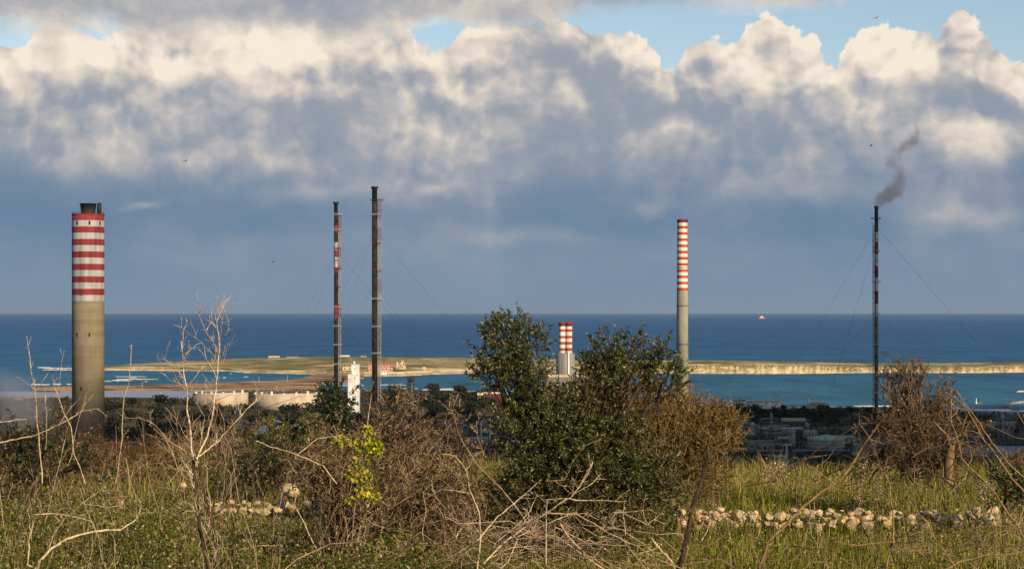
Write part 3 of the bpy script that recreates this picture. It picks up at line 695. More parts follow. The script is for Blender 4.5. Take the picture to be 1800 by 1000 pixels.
# --- storage tanks
def tank(label, D, x0, x1, ytop, ybase, wall, roof, roofh=0, group=None, rim=None, posts=0, name='storage_tank'):
    b = P((x0 + x1) / 2, ybase, D); root = thing(name, label, 'tank', b, group); k = D / F
    r = (x1 - x0) / 2 * k; h = (ybase - ytop) * k - roofh
    s = MB(); s.rings([(r, -2.5), (r, h)], 56); s.build('shell', wall, root)
    s = MB(); s.rings([(r + .12, h - .1), (r + .12, h + .25), (max(r * .02, .1), h + .25 + roofh)], 56, cap=False); s.build('roof', roof, root)
    s = MB()
    for q in range(3): s.rings([(r + .02, h * (q + 1) / 4), (r + .14, h * (q + 1) / 4), (r + .14, h * (q + 1) / 4 + .15), (r + .02, h * (q + 1) / 4 + .15)], 56, cap=False)
    for a in range(0, 360, 9):
        x, y = r * math.cos(R(a)), r * math.sin(R(a)); s.bar((x, y, h + .2), (x, y, h + 1.4), .06)
    for a in range(0, 360, 9): s.bar((r*math.cos(R(a)), r*math.sin(R(a)), h+1.4), (r*math.cos(R(a+9)), r*math.sin(R(a+9)), h+1.4), .06)
    s.build('railing', rim or PALE, root)
    s = MB()                                            # spiral stair on the near side
    for q in range(24):
        a = R(-130 + 70 * q / 24); s.box((r+.5)*math.cos(a)-.5, (r+.5)*math.cos(a)+.5, (r+.5)*math.sin(a)-.4, (r+.5)*math.sin(a)+.4, h*q/24, h*q/24+.25)
    s.build('stair', STEEL, root)
    for i in range(posts):
        a = R(-165 + 150 * (i + .5) / posts); s = MB(); x, y = (r - .8) * math.cos(a), (r - .8) * math.sin(a)
        s.box(x - .9, x + .9, y - .6, y + .6, h, h + 2.4 + (i % 3) * .8); s.build('vent', CREAM, root)
    return root
SANDWALL = worn('sand_coloured_tank_wall', (.33, .255, .175), (.48, .39, .29), .1, .85, (1, 1, .3)); DULLW = worn('dull_white_tank_wall', (.40, .40, .385), (.52, .51, .49), .15, .7, (1, 1, .2))
TG = 'storage tanks by the lagoon'
tank('wide sand coloured tank with white vents, leftmost of the two by the lagoon', 1930, 342, 436, 691.0, 713, SANDWALL, LIME, 0, TG, CREAM, 6)
tank('wide sand coloured tank with white vents, just left of the small dark tree', 1880, 446, 566, 692.5, 716, SANDWALL, LIME, 0, TG, CREAM, 7)
TW = 'dull white tanks on the right shore'
tank('dull white tank with tan roof edge behind dark trees, left one on right shore', 1830, 1312, 1357, 705, 729, DULLW, TANROOF, .8, TW)
tank('dull white tank with tan roof edge, middle one of three on right shore', 1860, 1344, 1372, 705.5, 728, DULLW, TANROOF, .5, TW)
tank('lower dull white tank left of the pink house on right shore', 1800, 1373, 1424, 711.5, 735, DULLW, GREYROOF, .5, TW)
tank('grey concrete tank with flat cone roof below the tan shed', 1345, 1374, 1398, 754.5, 783, GREYWALL, GREYROOF, 1.2)
tank('squat tank with shallow green cone roof in the shaded works', 1310, 1420, 1484, 763.5, 796, GREYWALL, COPPER, 3.0)
tank('pale vertical tank half hidden by the bare twiggy tree', 1240, 1556, 1566, 778, 818, DULLW, DULLW, .6)
tank('second pale tank behind the trunk of the bare twiggy tree', 1235, 1572, 1600, 781, 818, DULLW, DULLW, .8)
tank('small green tank at the grass edge left of the bare twiggy tree', 1200, 1498, 1528, 797, 822, worn('green_tank_paint', (.10, .16, .11), (.15, .21, .15), .3), GREYROOF, .6)
# spherical gas tanks, left
for px, py, rr, lb in [(487, 748, 10.5, 'bright white gas sphere glimpsed through brown bramble twigs'), (464, 757, 10.5, 'dimmer white gas sphere left of the bright one')]:
    D = 1480; b = P(px, py + rr + 4, D); root = thing('gas_sphere', lb, 'tank', b, 'spherical gas tanks'); k = D / F; s = MB()
    s.blob((0, 0, (rr + 4) * k), rr * k, 28, 16); s.build('vessel', WHITEWALL, root)
    for a in range(0, 360, 45):
        s = MB(); c_, s_ = .94 * rr * k * math.cos(R(a)), .94 * rr * k * math.sin(R(a)); s.bar((c_, s_, -2), (c_, s_, (rr + 3) * k), .3, 6); s.build('leg', PALE, root)

# --- maroon works building with yellow end
D = 1950; b = P(867, 714, D); root = thing('maroon_warehouse', 'dark maroon industrial building with pale roof and cream yellow end wall', 'warehouse', b); k = D / F
H = lambda py: PZ(py, D) - b[2]
s = MB(); s.box(-14 * k, 15 * k, 0, 14, -4, H(692)); s.build('wall', MAROON, root)
s = MB(); s.box(-16 * k, 17 * k, -.8, 14.8, H(692), H(689.6)); s.build('roof', worn('cream_roof', (.50, .42, .33), (.62, .53, .42), .3), root)
s = MB(); s.box(-28 * k, -15 * k, 1, 9, H(694.3), H(690.2)); s.box(-16.5 * k, -14.2 * k, .5, 9, H(700), H(690.2)); s.box(-28 * k, -15 * k, 1, 9, H(701.3), H(698.4)); s.build('canopy', YELLOW, root)
s = MB(); s.box(-26 * k, -15 * k, 3, 9, -4, H(698.4)); s.build('annex', MAROON, root)
for x in (-8, 2, 9):
    s = MB(); s.box((x - 2) * k, (x + 2) * k, -.15, .3, H(713), H(703)); s.build('door', worn('maroon_door_%d' % (x + 20), (.15, .03, .05), (.19, .04, .06), 1), root)
# pale block behind the olive bush at the foot of the twin stack
house('plant_hall', 'pale rendered hall at the foot of the twin stack', 'building', 1860, 962, 1040, 662.5, 719, 20, GREYWALL, LIME, 0, 7, storeys=2)
house('shore_store', 'low grey store beside the foot of the slim chimney', 'building', 1880, 1196, 1216, 714, 724, 10, GREYWALL, DARKSTEEL, 0, 3)
# right shore buildings
root = house('shore_house', 'pink house with low brown roof on the right shore', 'house', 1780, 1425, 1452, 707.5, 716.5, 8, PINK, TANROOF, 1.0, 3)
D = 1790; b = P(1422, 718, D); root = thing('shore_beacon', 'small white square beacon tower beside the pink house', 'tower', b); k = D / F
s = MB(); s.box(-2.4*k, 2.4*k, 0, 3, -2, 13.5*k); s.build('wall', WHITEWALL, root)
s = MB(); s.rings([(1.9*k, 13.5*k), (1.9*k, 16*k), (1.2*k, 18.5*k), (.1, 19.5*k)], 12, cy=1.5); s.build('lantern', WHITEWALL, root)
D = 1850; b = P(1300, 716, D); root = thing('control_tower', 'dark blue control building with white band of panels and roof lantern', 'building', b); k = D / F
s = MB(); s.box(-8*k, 9*k, 0, 9, -2, 8*k); s.build('wall', worn('navy_wall', (.03, .04, .065), (.05, .06, .09), .4), root)
s = MB(); s.box(-8.6*k, -.9*k, -.4, 9.4, 8*k, 11*k); s.box(.9*k, 9.4*k, -.4, 9.4, 8*k, 11*k); s.build('white_panel', WHITEWALL, root)
s = MB(); s.box(-9.5*k, 10.5*k, -.8, 9.8, 11*k, 12.2*k); s.box(-1.6*k, 1.6*k, 2, 6, 12.2*k, 15.6*k); s.build('roof', worn('navy_roof', (.03, .04, .06), (.04, .05, .08), .4), root)
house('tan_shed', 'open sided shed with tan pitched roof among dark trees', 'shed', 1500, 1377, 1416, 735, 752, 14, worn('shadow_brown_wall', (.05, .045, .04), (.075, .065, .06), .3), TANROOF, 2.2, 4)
house('quay_wall_store', 'long low pale store along the right shore behind the dark trees', 'building', 1880, 1452, 1526, 716.5, 724, 8, GREYWALL, LIME, 0, 10)
house('long_shed', 'long grey sheet roofed shed at the right edge behind thorny canes', 'shed', 1180, 1762, 1850, 786.5, 818, 30, GREYWALL, GREYROOF, 4.5, 8)
house('low_shed', 'low grey shed just right of the bare twiggy tree', 'shed', 1210, 1688, 1758, 789, 818, 26, GREYWALL, GREYROOF, 4.5, 6)
# process units: frames of steel with floors, vessels and pipes
def unit(label, D, x0, x1, ytop, ybase, seed, dep=12, name='process_unit', cat='refinery unit'):
    b = P((x0 + x1) / 2, ybase, D); root = thing(name, label, cat, b); k = D / F; w = (x1 - x0) * k; h = (ybase - ytop) * k
    rng = random.Random(seed); s = MB(); nx = max(2, int(w / 6)); nz = max(2, int(h / 4.5))
    for i in range(nx + 1):
        for y in (0, dep):
            s.bar((-w/2 + w*i/nx, y, -2), (-w/2 + w*i/nx, y, h * rng.uniform(.75, 1.0)), .22)
    for q in range(1, nz + 1):
        z = h * q / (nz + .4); s.box(-w/2, w/2, 0, dep, z - .2, z)
        s.bar((-w/2, -.1, z + 1.1), (w/2, -.1, z + 1.1), .07)
    s.build('steel_frame', DARKSTEEL, root)
    for q in range(max(2, int(w / 7))):
        s = MB(); x = rng.uniform(-w/2 + 2, w/2 - 2); rr = rng.uniform(.8, 1.8); hh = h * rng.uniform(.5, 1.15)
        if rng.random() < .6: s.rings([(rr, -1), (rr, hh), (rr * .5, hh + rr * .6)], 14, cx=x, cy=rng.uniform(1, 4)); s.build('vessel', rng.choice([STEEL, PALE, GREYWALL]), root)
        else:
            z = rng.uniform(1, h * .6); s.bar((x - 4, -1, z), (x + 4, -1, z), rr * .7, 12); s.build('drum', rng.choice([STEEL, PALE]), root)
    s = MB()
    for q in range(5):
        z = h * rng.uniform(.2, .9); s.bar((-w/2, -.6 - .3*q, z), (w/2, -.6 - .3*q, z), .18, 6)
        x = rng.uniform(-w/2, w/2); s.bar((x, -.6 - .3*q, -1), (x, -.6 - .3*q, z), .18, 6)
    s.build('pipework', STEEL, root)
    return root
unit('dark steel refinery unit with pipes just right of the golden brown bush', 1270, 1288, 1330, 772, 812, 1)
unit('refinery unit with grey vessels below the grey concrete tank', 1255, 1332, 1378, 776, 815, 2)
unit('low rack of pipes in front of the green roofed tank', 1230, 1396, 1498, 786, 822, 3)
unit('steel refinery frame with two slim pale columns right of the brambles', 1400, 834, 880, 752, 790, 5)
unit('dark refinery frame close beside the dark bush', 1430, 880, 912, 755, 790, 6)
house('arched_works_hall', 'grey works hall with dark arched doorways in the shaded refinery', 'building', 1300, 1316, 1362, 777, 796, 14, GREYWALL, DARKSTEEL, 0, 4)
for px, py, lb in ((846, 744, 'slim pale refinery column, left one of the pair'), (861, 742, 'slim pale refinery column, right one of the pair')):
    D = 1390; b = P(px, 792, D); root = thing('process_column', lb, 'column', b, 'pair of slim refinery columns'); s = MB(); k = D / F
    s.rings([(1.6 * k, -2), (1.6 * k, (792 - py) * k), (.7 * k, (792 - py + 1.5) * k)], 14); s.build('vessel', PALE, root)
    s = MB()
    for q in range(4): s.rings([(1.6*k, (12+q*10)*k), (2.6*k, (12+q*10)*k), (2.6*k, (12.5+q*10)*k)], 14, cap=False)
    s.build('platform', STEEL, root)
# the rest of the works: low sheds, small units and pipe bridges, much alike
rng = random.Random(77)
for i in range(22):
    left = i % 3 == 0; D = rng.uniform(1190, 1560); px = rng.uniform(700, 960) if left else rng.uniform(1265, 1810); w = rng.uniform(14, 44); zt = rng.uniform(4, 8)
    yb = HOR + (EYE - 5) * F / D; h = zt * F / D
    house('works_shed', 'low flat roofed shed among the shaded works', 'shed', D, px - w / 2, px + w / 2, yb - h, yb, rng.uniform(8, 16), rng.choice([GREYWALL, DARKSTEEL, STEEL]), rng.choice([GREYROOF, STEEL, TANROOF]), rng.choice([0, 1.2]), 4, group='low sheds among the shaded works')
for i in range(12):
    left = i % 3 == 0; D = rng.uniform(1200, 1480); px = rng.uniform(800, 960) if left else rng.uniform(1275, 1800); w = rng.uniform(18, 36); yb = HOR + (EYE - 5) * F / D
    o = unit('small steel process unit among the shaded works', D, px - w / 2, px + w / 2, yb - rng.uniform(9, 18) * F / D, yb, 200 + i); o['group'] = 'process units among the shaded works'
# concrete posts carrying a cable tray at the edge of the works
for px, yt, lb in ((1383, 783, 'stout pale concrete post at the edge of the works'), (1453, 786, 'thin dark steel post left of the small green tank'), (1567, 775, 'grey concrete post beside the smoking flare foot')):
    D = 1190; b = P(px, 822, D); root = thing('concrete_post', lb, 'post', b); k = D / F; w = 2.0 if px != 1453 else .8
    s = MB(); s.box(-w*k, w*k, 0, 2*w*k, -3, (822 - yt) * k); s.build('shaft', GREYCON if px != 1453 else DARKSTEEL, root)
    s = MB(); s.box(-w*1.5*k, w*1.5*k, -.3, 2*w*k + .3, (822 - yt) * k, (822 - yt + 1.3) * k); s.build('head', GREYCON if px != 1453 else DARKSTEEL, root)
# lamp posts and poles on the plain, left
for i, (px, py, h) in enumerate([(250, 672, 8), (361, 668, 12), (283, 690, 9), (486, 678, 9), (552, 678, 9), (770, 690, 9), (505, 660, 7), (455, 663, 7), (790, 706, 20), (808, 702, 22)]):
    D = dist_of(py + h, 4); b = P(px, py + h, D); k = D / F
    s = MB(); s.bar((0, 0, -2), (0, 0, h * k), .22, 6); s.box(-.2, 1.6, -.2, .2, h*k - .1, h*k + .2)
    o = s.build('lamp_post', PALE); o.location = b; tag(o, 'thin pale lamp post standing on the coastal plain', 'lamp post', 'lamp posts across the plain')
# jetty on the far right
s = MB(); a = P(1754, 716.0, dist_of(716)); b2 = P(1830, 705.5, dist_of(705.5)); d = Vector(b2) - Vector(a)
n = 14
for i in range(n): p = Vector(a) + d * (i / n); s.bar((p.x, p.y, -4), (p.x, p.y, 2.2), .5)
s.bar((a[0], a[1], 2.4), (b2[0], b2[1], 2.4), 1.3); tag(s.build('jetty', worn('jetty_concrete', (.26, .25, .22), (.36, .34, .3), .1)), 'thin pale jetty running into the bay at the right edge', 'jetty')
s = MB(); a = P(1788, 690, dist_of(690)); b2 = P(1840, 689, dist_of(689)); s.bar((a[0], a[1], 1.6), (b2[0], b2[1], 1.6), 1.1)
for i in range(8): p = Vector(a) + (Vector(b2) - Vector(a)) * (i / 8); s.bar((p.x, p.y, -4), (p.x, p.y, 1.6), .5)
tag(s.build('jetty', SAND), 'short pale breakwater farther out at the right edge', 'jetty')
b = P(1716, 709, dist_of(709)); s = MB(); s.bar((0, 0, -2), (0, 0, 5.5), .5, 6); s.rings([(1.3, -1), (1.3, .6), (.4, 1.6)], 10)
o = s.build('marker_buoy', CREAM); o.location = (b[0], b[1], 0); tag(o, 'thin white marker buoy in the bay above the breaking surf', 'buoy')
# birds
s = MB(); s.add([(-.7, 0, .25), (-.35, .12, .3), (0, .1, 0), (.35, .12, .3), (.7, 0, .25), (.35, -.12, .22), (0, -.25, -.05), (-.35, -.12, .22), (0, .45, .02), (0, 0, .12)],
               [(0, 7, 9, 1), (1, 9, 2), (2, 9, 3), (3, 9, 5, 4), (7, 6, 9), (6, 5, 9), (2, 8, 6), (6, 7, 2), (5, 6, 2), (7, 0, 1), (3, 4, 5)])
bm_ = worn('bird_plumage', (.05, .05, .055), (.09, .09, .1), 2); first = None
for px, py, D, lb in ((326, 284, 420, 'tiny dark bird flying high on the left, upper of the two'), (480, 461, 420, 'tiny dark bird flying low left of the flares'), (1540, 33, 380, 'tiny dark bird at the top of the sky on the right'), (1531, 257, 380, 'tiny dark bird left of the smoke plume')):
    o = s.build('bird', bm_) if first is None else first.copy()
    if first is not None: COL.objects.link(o)
    first = first or o
    o.location = P(px, py, D); o.rotation_euler = (R(12), R(-14), R(px % 70)); tag(o, lb, 'bird', 'birds in the sky')
# ------------------------------------------------------------------ vegetation
def unit_rand(g, n):
    v = g.normal(size=(n, 3)); return v / np.linalg.norm(v, axis=1)[:, None]
def tubes(polys, k=3):
    """(points, radii) polylines -> one set of verts and quads"""
    V = []; Q = []; T = []; base = 0; ang = np.arange(k) * 2 * np.pi / k; ca, sa = np.cos(ang), np.sin(ang)
    for p, r in polys:
        p = np.asarray(p, float); r = np.asarray(r, float); n = len(p)
        d = np.gradient(p, axis=0); d /= (np.linalg.norm(d, axis=1)[:, None] + 1e-9)
        ref = np.array([.31, .17, .93]) if abs(d[0] @ np.array([.31, .17, .93])) < .93 else np.array([.9, .3, .1])
        u = np.cross(d, ref); u /= np.linalg.norm(u, axis=1)[:, None]; w = np.cross(d, u)
        V.append((p[:, None] + r[:, None, None] * (ca[None, :, None] * u[:, None] + sa[None, :, None] * w[:, None])).reshape(-1, 3))
        i = np.arange(n - 1)[:, None] * k; j = np.arange(k)[None]; j2 = (j + 1) % k
        Q.append(np.stack([base + i + j, base + i + j2, base + i + k + j2, base + i + k + j], -1).reshape(-1, 4)); base += n * k
    return np.concatenate(V), np.concatenate(Q)
def leaves(pos, d, nrm, L, Wd, fold=.25):
    """diamond leaves with a slight fold: two triangles sharing the midrib -> as two quads' worth of faces"""
    d = d / np.linalg.norm(d, axis=1)[:, None]; s = np.cross(d, nrm); s /= (np.linalg.norm(s, axis=1)[:, None] + 1e-9); up = np.cross(s, d)
    L = np.broadcast_to(L, len(pos))[:, None]; Wd = np.broadcast_to(Wd, len(pos))[:, None]
    a = pos; m1 = pos + d * L * .45 + s * Wd * .5 + up * Wd * fold; m2 = pos + d * L * .45 - s * Wd * .5 + up * Wd * fold; tp = pos + d * L
    V = np.stack([a, m1, tp, m2], 1).reshape(-1, 3); n = len(pos); b = np.arange(n)[:, None] * 4
    T = np.concatenate([b + np.array([[0, 1, 2]]), b + np.array([[0, 2, 3]])]); return V, T
def plant_mesh(name, mat, polys=None, lv=None, parent=None, k=3):
    vs, qs, ts = np.zeros((0, 3)), np.zeros((0, 4), int), np.zeros((0, 3), int)
    if polys: vs, qs = tubes(polys, k)
    if lv is not None: V, T = lv; ts = T + len(vs); vs = np.concatenate([vs, V])
    me = np_mesh(name, vs, qs, ts); me.materials.append(mat); return link(name, me, parent)
def bend(g, a, b, n=7, wob=.08, sag=0.0):
    """crooked line from a to b"""
    a = np.asarray(a, float); b = np.asarray(b, float); L = np.linalg.norm(b - a); tt = np.linspace(0, 1, n)[:, None]
    off = np.cumsum(g.normal(size=(n, 3)), axis=0) * wob * L / math.sqrt(n); off -= off[0] + (off[-1] - off[0]) * tt
    p = a + (b - a) * tt + off; p[:, 2] += sag * L * (np.sin(np.pi * tt[:, 0])); return p
def side_twigs(g, p, r0, n, L, up=.2, ang=.9, lvl=1, wob=.1, taper=.55, out=None, seg=4, gauge=.0012):
    """random side shoots along a line, with their own shoots"""
    out = [] if out is None else out; N = len(p)
    for _ in range(n):
        i = g.uniform(.12, 1) * (N - 1); i0 = min(int(i), N - 2); q = p[i0] + (p[i0 + 1] - p[i0]) * (i - i0)
        d = p[i0 + 1] - p[i0]; d = d / (np.linalg.norm(d) + 1e-9); e = g.normal(size=3); e -= d * (e @ d); e /= np.linalg.norm(e)
        d2 = d * math.cos(ang) + e * math.sin(ang) + np.array([0, 0, up]); d2 /= np.linalg.norm(d2); l = L * g.uniform(.35, 1.1)
        pp = bend(g, q, q + d2 * l, seg, wob); rr = max(r0 * taper * g.uniform(.6, 1), gauge)
        out.append((pp, np.linspace(rr, max(rr * .4, gauge * .8), seg)))
        if lvl > 1: side_twigs(g, pp, rr, max(2, int(n * .5)), L * .5, up, ang, lvl - 1, wob, taper, out, seg, gauge)
    return out
def ell_pts(g, c, rad, n, surf=2.0):
    u = unit_rand(g, n) * (g.uniform(size=(n, 1)) ** (1 / (3.0 * surf))); return np.asarray(c) + u * np.asarray(rad), u
def px_blob(bl, D, depth=.9):
    px, py, rx, ry = bl; c = np.array(P(px, py, D)); k = D / F; return c, np.array([rx * k, rx * k * depth, ry * k])

# --- leaf and twig colours
OLIVE = per_leaf('olive_leaf', [(0, (.020, .030, .008)), (.35, (.050, .062, .012)), (.7, (.098, .104, .020)), (.9, (.17, .155, .040)), (1, (.26, .24, .11))], .42, .55, .22)
DARKLEAF = per_leaf('dark_evergreen_leaf', [(0, (.010, .018, .006)), (.5, (.024, .038, .010)), (.85, (.045, .060, .014)), (1, (.09, .10, .03))], .4, .5, .2)
GOLD = per_leaf('golden_brown_twig_leaf', [(0, (.058, .038, .010)), (.4, (.13, .086, .020)), (.8, (.23, .158, .038)), (1, (.36, .27, .085))], .7, .2, .25)
YELLOWLEAF = per_leaf('yellow_vine_leaf', [(0, (.06, .12, .012)), (.3, (.18, .25, .018)), (.6, (.42, .37, .022)), (.9, (.58, .47, .03)), (1, (.68, .58, .12))], .5, .3, .45)
RUSSET = per_leaf('russet_twig', [(0, (.060, .028, .012)), (.5, (.13, .065, .028)), (1, (.22, .12, .05))], .8, .2, .1)
GNARL = per_leaf('grey_brown_bare_twig', [(0, (.045, .030, .017)), (.5, (.115, .078, .044)), (1, (.22, .155, .095))], .8, .15, 0)
TWIG = per_leaf('dry_bramble_twig', [(0, (.055, .034, .018)), (.4, (.15, .093, .052)), (.75, (.29, .195, .115)), (1, (.46, .345, .22))], .8, .2, 0)
PALETWIG = per_leaf('bleached_cane', [(0, (.27, .19, .11)), (.5, (.44, .33, .20)), (1, (.60, .48, .33))], .75, .2, 0)
WEED = per_leaf('weed_leaf', [(0, (.030, .044, .008)), (.45, (.095, .112, .018)), (.8, (.22, .205, .045)), (.94, (.34, .30, .14)), (1, (.50, .45, .28))], .6, .08, .3)
BARK = worn('fissured_bark', (.035, .024, .015), (.085, .06, .04), 14, .9, (1, 1, .3), .15, bmp=.6)
TANTWIG = per_leaf('tan_bare_twig', [(0, (.09, .052, .022)), (.5, (.21, .13, .060)), (1, (.34, .23, .12))], .8, .2, 0)
SEED = per_leaf('dry_seed_head', [(0, (.20, .12, .08)), (.6, (.38, .26, .19)), (1, (.55, .43, .34))], .8, .2, .2)

# --- evergreen bush or tree whose crown is many leafy sprigs filling several masses
def leafy(name, label, cat, D, base_px, blobs, dens, leaf, leaf_mat, bark, seed, sprig=.20, per=14, gap=.0, up=.45, r0=.05, dep=.9, part='crown', group=None, twig_r=.003):
    g = np.random.default_rng(seed); b = np.array(P(base_px[0], base_px[1], D)); root = thing(name, label, cat, tuple(b), group)
    polys = []; LP, LD, LN = [], [], []
    node = b + np.array([0, 0, .22 * (P(0, min(q[1] for q in blobs), D)[2] - b[2])])
    polys.append((bend(g, b - [0, 0, .25], node, 5, .06), np.linspace(r0 * 1.25, r0, 5)))
    for bl in blobs:
        c, rad = px_blob(bl, D, dep); c = c + np.array([0, g.uniform(-.25, .25) * rad[1], 0])
        p = bend(g, node, c, 8, .10, .05); polys.append((p, np.linspace(r0 * .75, r0 * .25, 8)))
        n = int(dens * bl[2] * bl[3] / 1000.); pts, u = ell_pts(g, c, rad, n, 1.0)
        keep = np.array([mnoise.noise(Vector(q * (1.6 / max(rad[0], .25)) + seed)) > -.42 + gap for q in pts]); pts, u = pts[keep], u[keep]
        for q, o in zip(pts, u):
            d = o * .8 + np.array([0, 0, up]) + g.normal(size=3) * .35; d /= np.linalg.norm(d); L = sprig * g.uniform(.5, 1.25)
            if g.random() < .35:
                i = g.integers(3, 8); polys.append((bend(g, p[i], q, 5, .1), np.linspace(twig_r * 2, twig_r, 5)))
            polys.append((bend(g, q, q + d * L, 3, .06), np.array([twig_r, twig_r * .8, twig_r * .5])))
            m = int(per * g.uniform(.6, 1.3)); s = g.uniform(.0, 1, m); e = unit_rand(g, m); dd = d * .75 + e * .8
            LP.append(q + d * (L * s)[:, None]); LD.append(dd); LN.append(unit_rand(g, m))
    LP, LD, LN = map(np.concatenate, (LP, LD, LN)); ln = leaf[0] * g.uniform(.6, 1.25, len(LP))
    o1 = plant_mesh('trunk', bark, [(p - b, r) for p, r in polys], None, root, 4); o2 = plant_mesh(part, leaf_mat, None, leaves(LP - b, LD, LN, ln, ln * leaf[1]), root)
    return root

leafy('wild_olive', 'large dark green wild olive bush with a two lobed crown at the centre', 'bush', 21, (1012, 968),
      [(900, 606, 62, 50), (872, 652, 44, 34), (924, 655, 36, 42), (930, 708, 44, 40), (1066, 622, 34, 38), (1052, 662, 38, 42), (1095, 655, 46, 46), (1162, 632, 22, 28), (1165, 668, 34, 38), (1120, 606, 11, 22),
       (952, 765, 84, 60), (1005, 752, 60, 46), (976, 712, 36, 30), (1014, 706, 36, 28), (1010, 830, 112, 80), (1130, 850, 75, 64), (930, 880, 84, 60), (1050, 920, 120, 44), (1085, 770, 60, 50)],
      74, (.046, .36), OLIVE, BARK, 11, sprig=.155, per=19, gap=.13, r0=.07)
leafy('young_tree', 'small dark green round bush standing against the white tower', 'bush', 29, (594, 800), [(592, 702, 30, 26), (586, 728, 26, 26), (600, 752, 22, 24)], 120, (.06, .45), DARKLEAF, BARK, 5, sprig=.16, r0=.03, gap=.1)
leafy('lentisk_bush', 'low dark green bush in the grass at the left edge', 'bush', 24, (60, 880), [(30, 770, 60, 34), (70, 800, 75, 40), (160, 815, 60, 36), (20, 830, 70, 40)], 46, (.05, .42), DARKLEAF, BARK, 8, sprig=.18, r0=.03, gap=.22)
leafy('lentisk_bush', 'low dark green bush under the pale forked sapling', 'bush', 26, (455, 890), [(440, 800, 50, 34), (500, 805, 50, 34), (430, 838, 60, 28), (500, 842, 60, 26)], 46, (.05, .42), DARKLEAF, BARK, 18, sprig=.18, r0=.03, gap=.22)
leafy('lentisk_bush', 'dark green leafy bush at the right edge of the grass', 'bush', 23, (1765, 900), [(1765, 860, 40, 34), (1800, 850, 50, 40)], 44, (.05, .42), DARKLEAF, BARK, 28, sprig=.18, r0=.03, gap=.2)
leafy('broom_bush', 'golden brown feathery bush on the right flank of the dark olive bush', 'bush', 24, (1190, 905),
      [(1120, 715, 60, 44), (1215, 745, 66, 40), (1250, 770, 52, 40), (1170, 790, 84, 52), (1215, 830, 70, 44), (1120, 790, 60, 50), (1060, 720, 40, 36), (1270, 745, 34, 30), (1180, 720, 40, 26)], 120, (.040, .30), GOLD, TANTWIG, 21, sprig=.22, per=18, up=.7, r0=.03, gap=.06, twig_r=.0035)
leafy('yellow_flowering_shrub', 'low yellow tinged bush at the far right edge before the grey shed', 'bush', 30, (1785, 830), [(1782, 808, 22, 10), (1800, 812, 24, 12)], 120, (.04, .4), GOLD, TANTWIG, 31, sprig=.12, r0=.02)
# vine with big yellow leaves, climbing through the brambles
def vine():
    D = 18.0; g = np.random.default_rng(77); b = np.array(P(618, 960, D)); root = thing('yellow_vine', 'climbing vine with bright yellow green leaves in the brown brambles', 'vine', tuple(b))
    stem = np.array([P(*q, D - .12) for q in [(618, 960), (622, 905), (628, 850), (640, 800), (645, 765), (647, 746)]]); polys = [(stem, np.linspace(.008, .003, 6)), (np.array([P(640, 800, D - .1), P(622, 782, D - .15), P(600, 772, D - .12)]), np.array([.004, .003, .002]))]
    A, Bd, C = [], [], []
    for bl, n in [((648, 758, 9, 12), 46), ((645, 782, 22, 18), 100), ((664, 786, 10, 18), 50), ((602, 773, 15, 8), 48), ((634, 812, 12, 16), 30), ((624, 832, 16, 14), 46), ((648, 836, 14, 10), 36), ((638, 862, 16, 14), 58), ((618, 878, 9, 10), 18), ((660, 868, 6, 14), 22)]:
        c, rad = px_blob(bl, D - .1, .8); pts, u = ell_pts(g, c, rad, int(n * 1.5), .9); n = len(pts); A.append(pts); Bd.append(u * .5 + np.array([0, -.3, -.55]) + g.normal(size=(n, 3)) * .45); C.append(unit_rand(g, n) * .5 + np.array([.35, -.75, .35]))
    A, Bd, C = map(np.concatenate, (A, Bd, C)); ln = g.uniform(.022, .058, len(A))
    for q in A[::3]: polys.append((bend(g, q + g.normal(size=3) * .06, q, 3, .05), np.full(3, .0022)))
    plant_mesh('stem', TWIG, [(p - b, r) for p, r in polys], None, root, 4)
    # heart-shaped leaves: two overlapping halves each
    V, T = leaves(A - b, Bd, C, ln, ln * g.uniform(.45, .8, len(ln)), .22); plant_mesh('foliage', YELLOWLEAF, None, (V, T), root)
vine()

# --- bare twiggy shrubs: many stems from the base into several masses, all with side twigs
def twiggy(name, label, cat, D, base_px, blobs, dens, mat, seed, r0=.010, side=7, L=.22, lvl=2, wob=.10, dep=.9, base_spread=.25, group=None, sag=.08, gauge=.0018, inner=.35, up=.15, part='branches', trunk=None, ang=.85, dead=0, dead_mat=None):
    g = np.random.default_rng(seed); b = np.array(P(base_px[0], base_px[1], D)); root = thing(name, label, cat, tuple(b), group); polys = []
    for bl in blobs:
        c, rad = px_blob(bl, D, dep); n = max(3, int(dens * bl[2] * bl[3] / 1000.)); pts, u = ell_pts(g, c, rad, n, .8)
        bb = b + np.array([0, 0, 0]); hub = b + (c - b) * (1 - inner) if trunk else b
        for q in pts:
            st = (hub + g.normal(size=3) * rad * .35) if trunk else b + g.normal(size=3) * np.array([base_spread, base_spread, .02])
            p = bend(g, st, q, 9, wob, sag); r = r0 * g.uniform(.5, 1.1); polys.append((p, np.linspace(r, r * .35, 9)))
            side_twigs(g, p[3:] if not trunk else p[1:], r * .8, side, L, up, ang, lvl, wob, .55, polys, 4, gauge)
        if trunk:
            p = bend(g, b, hub, 8, .07, 0); polys.append((p, np.linspace(trunk, trunk * .45, 8)))
    o = plant_mesh(part, mat, [(p - b, r) for p, r in polys], None, root, 3)
    if dead:
        pick = g.integers(0, len(polys), dead); A = np.array([polys[q][0][g.integers(1, len(polys[q][0]))] for q in pick]) + g.normal(size=(dead, 3)) * .012
        ln = g.uniform(.02, .045, dead); plant_mesh('dead_leaves', dead_mat or DEADLEAF, None, leaves(A - b, unit_rand(g, dead), unit_rand(g, dead), ln, ln * .6), root)
    return root
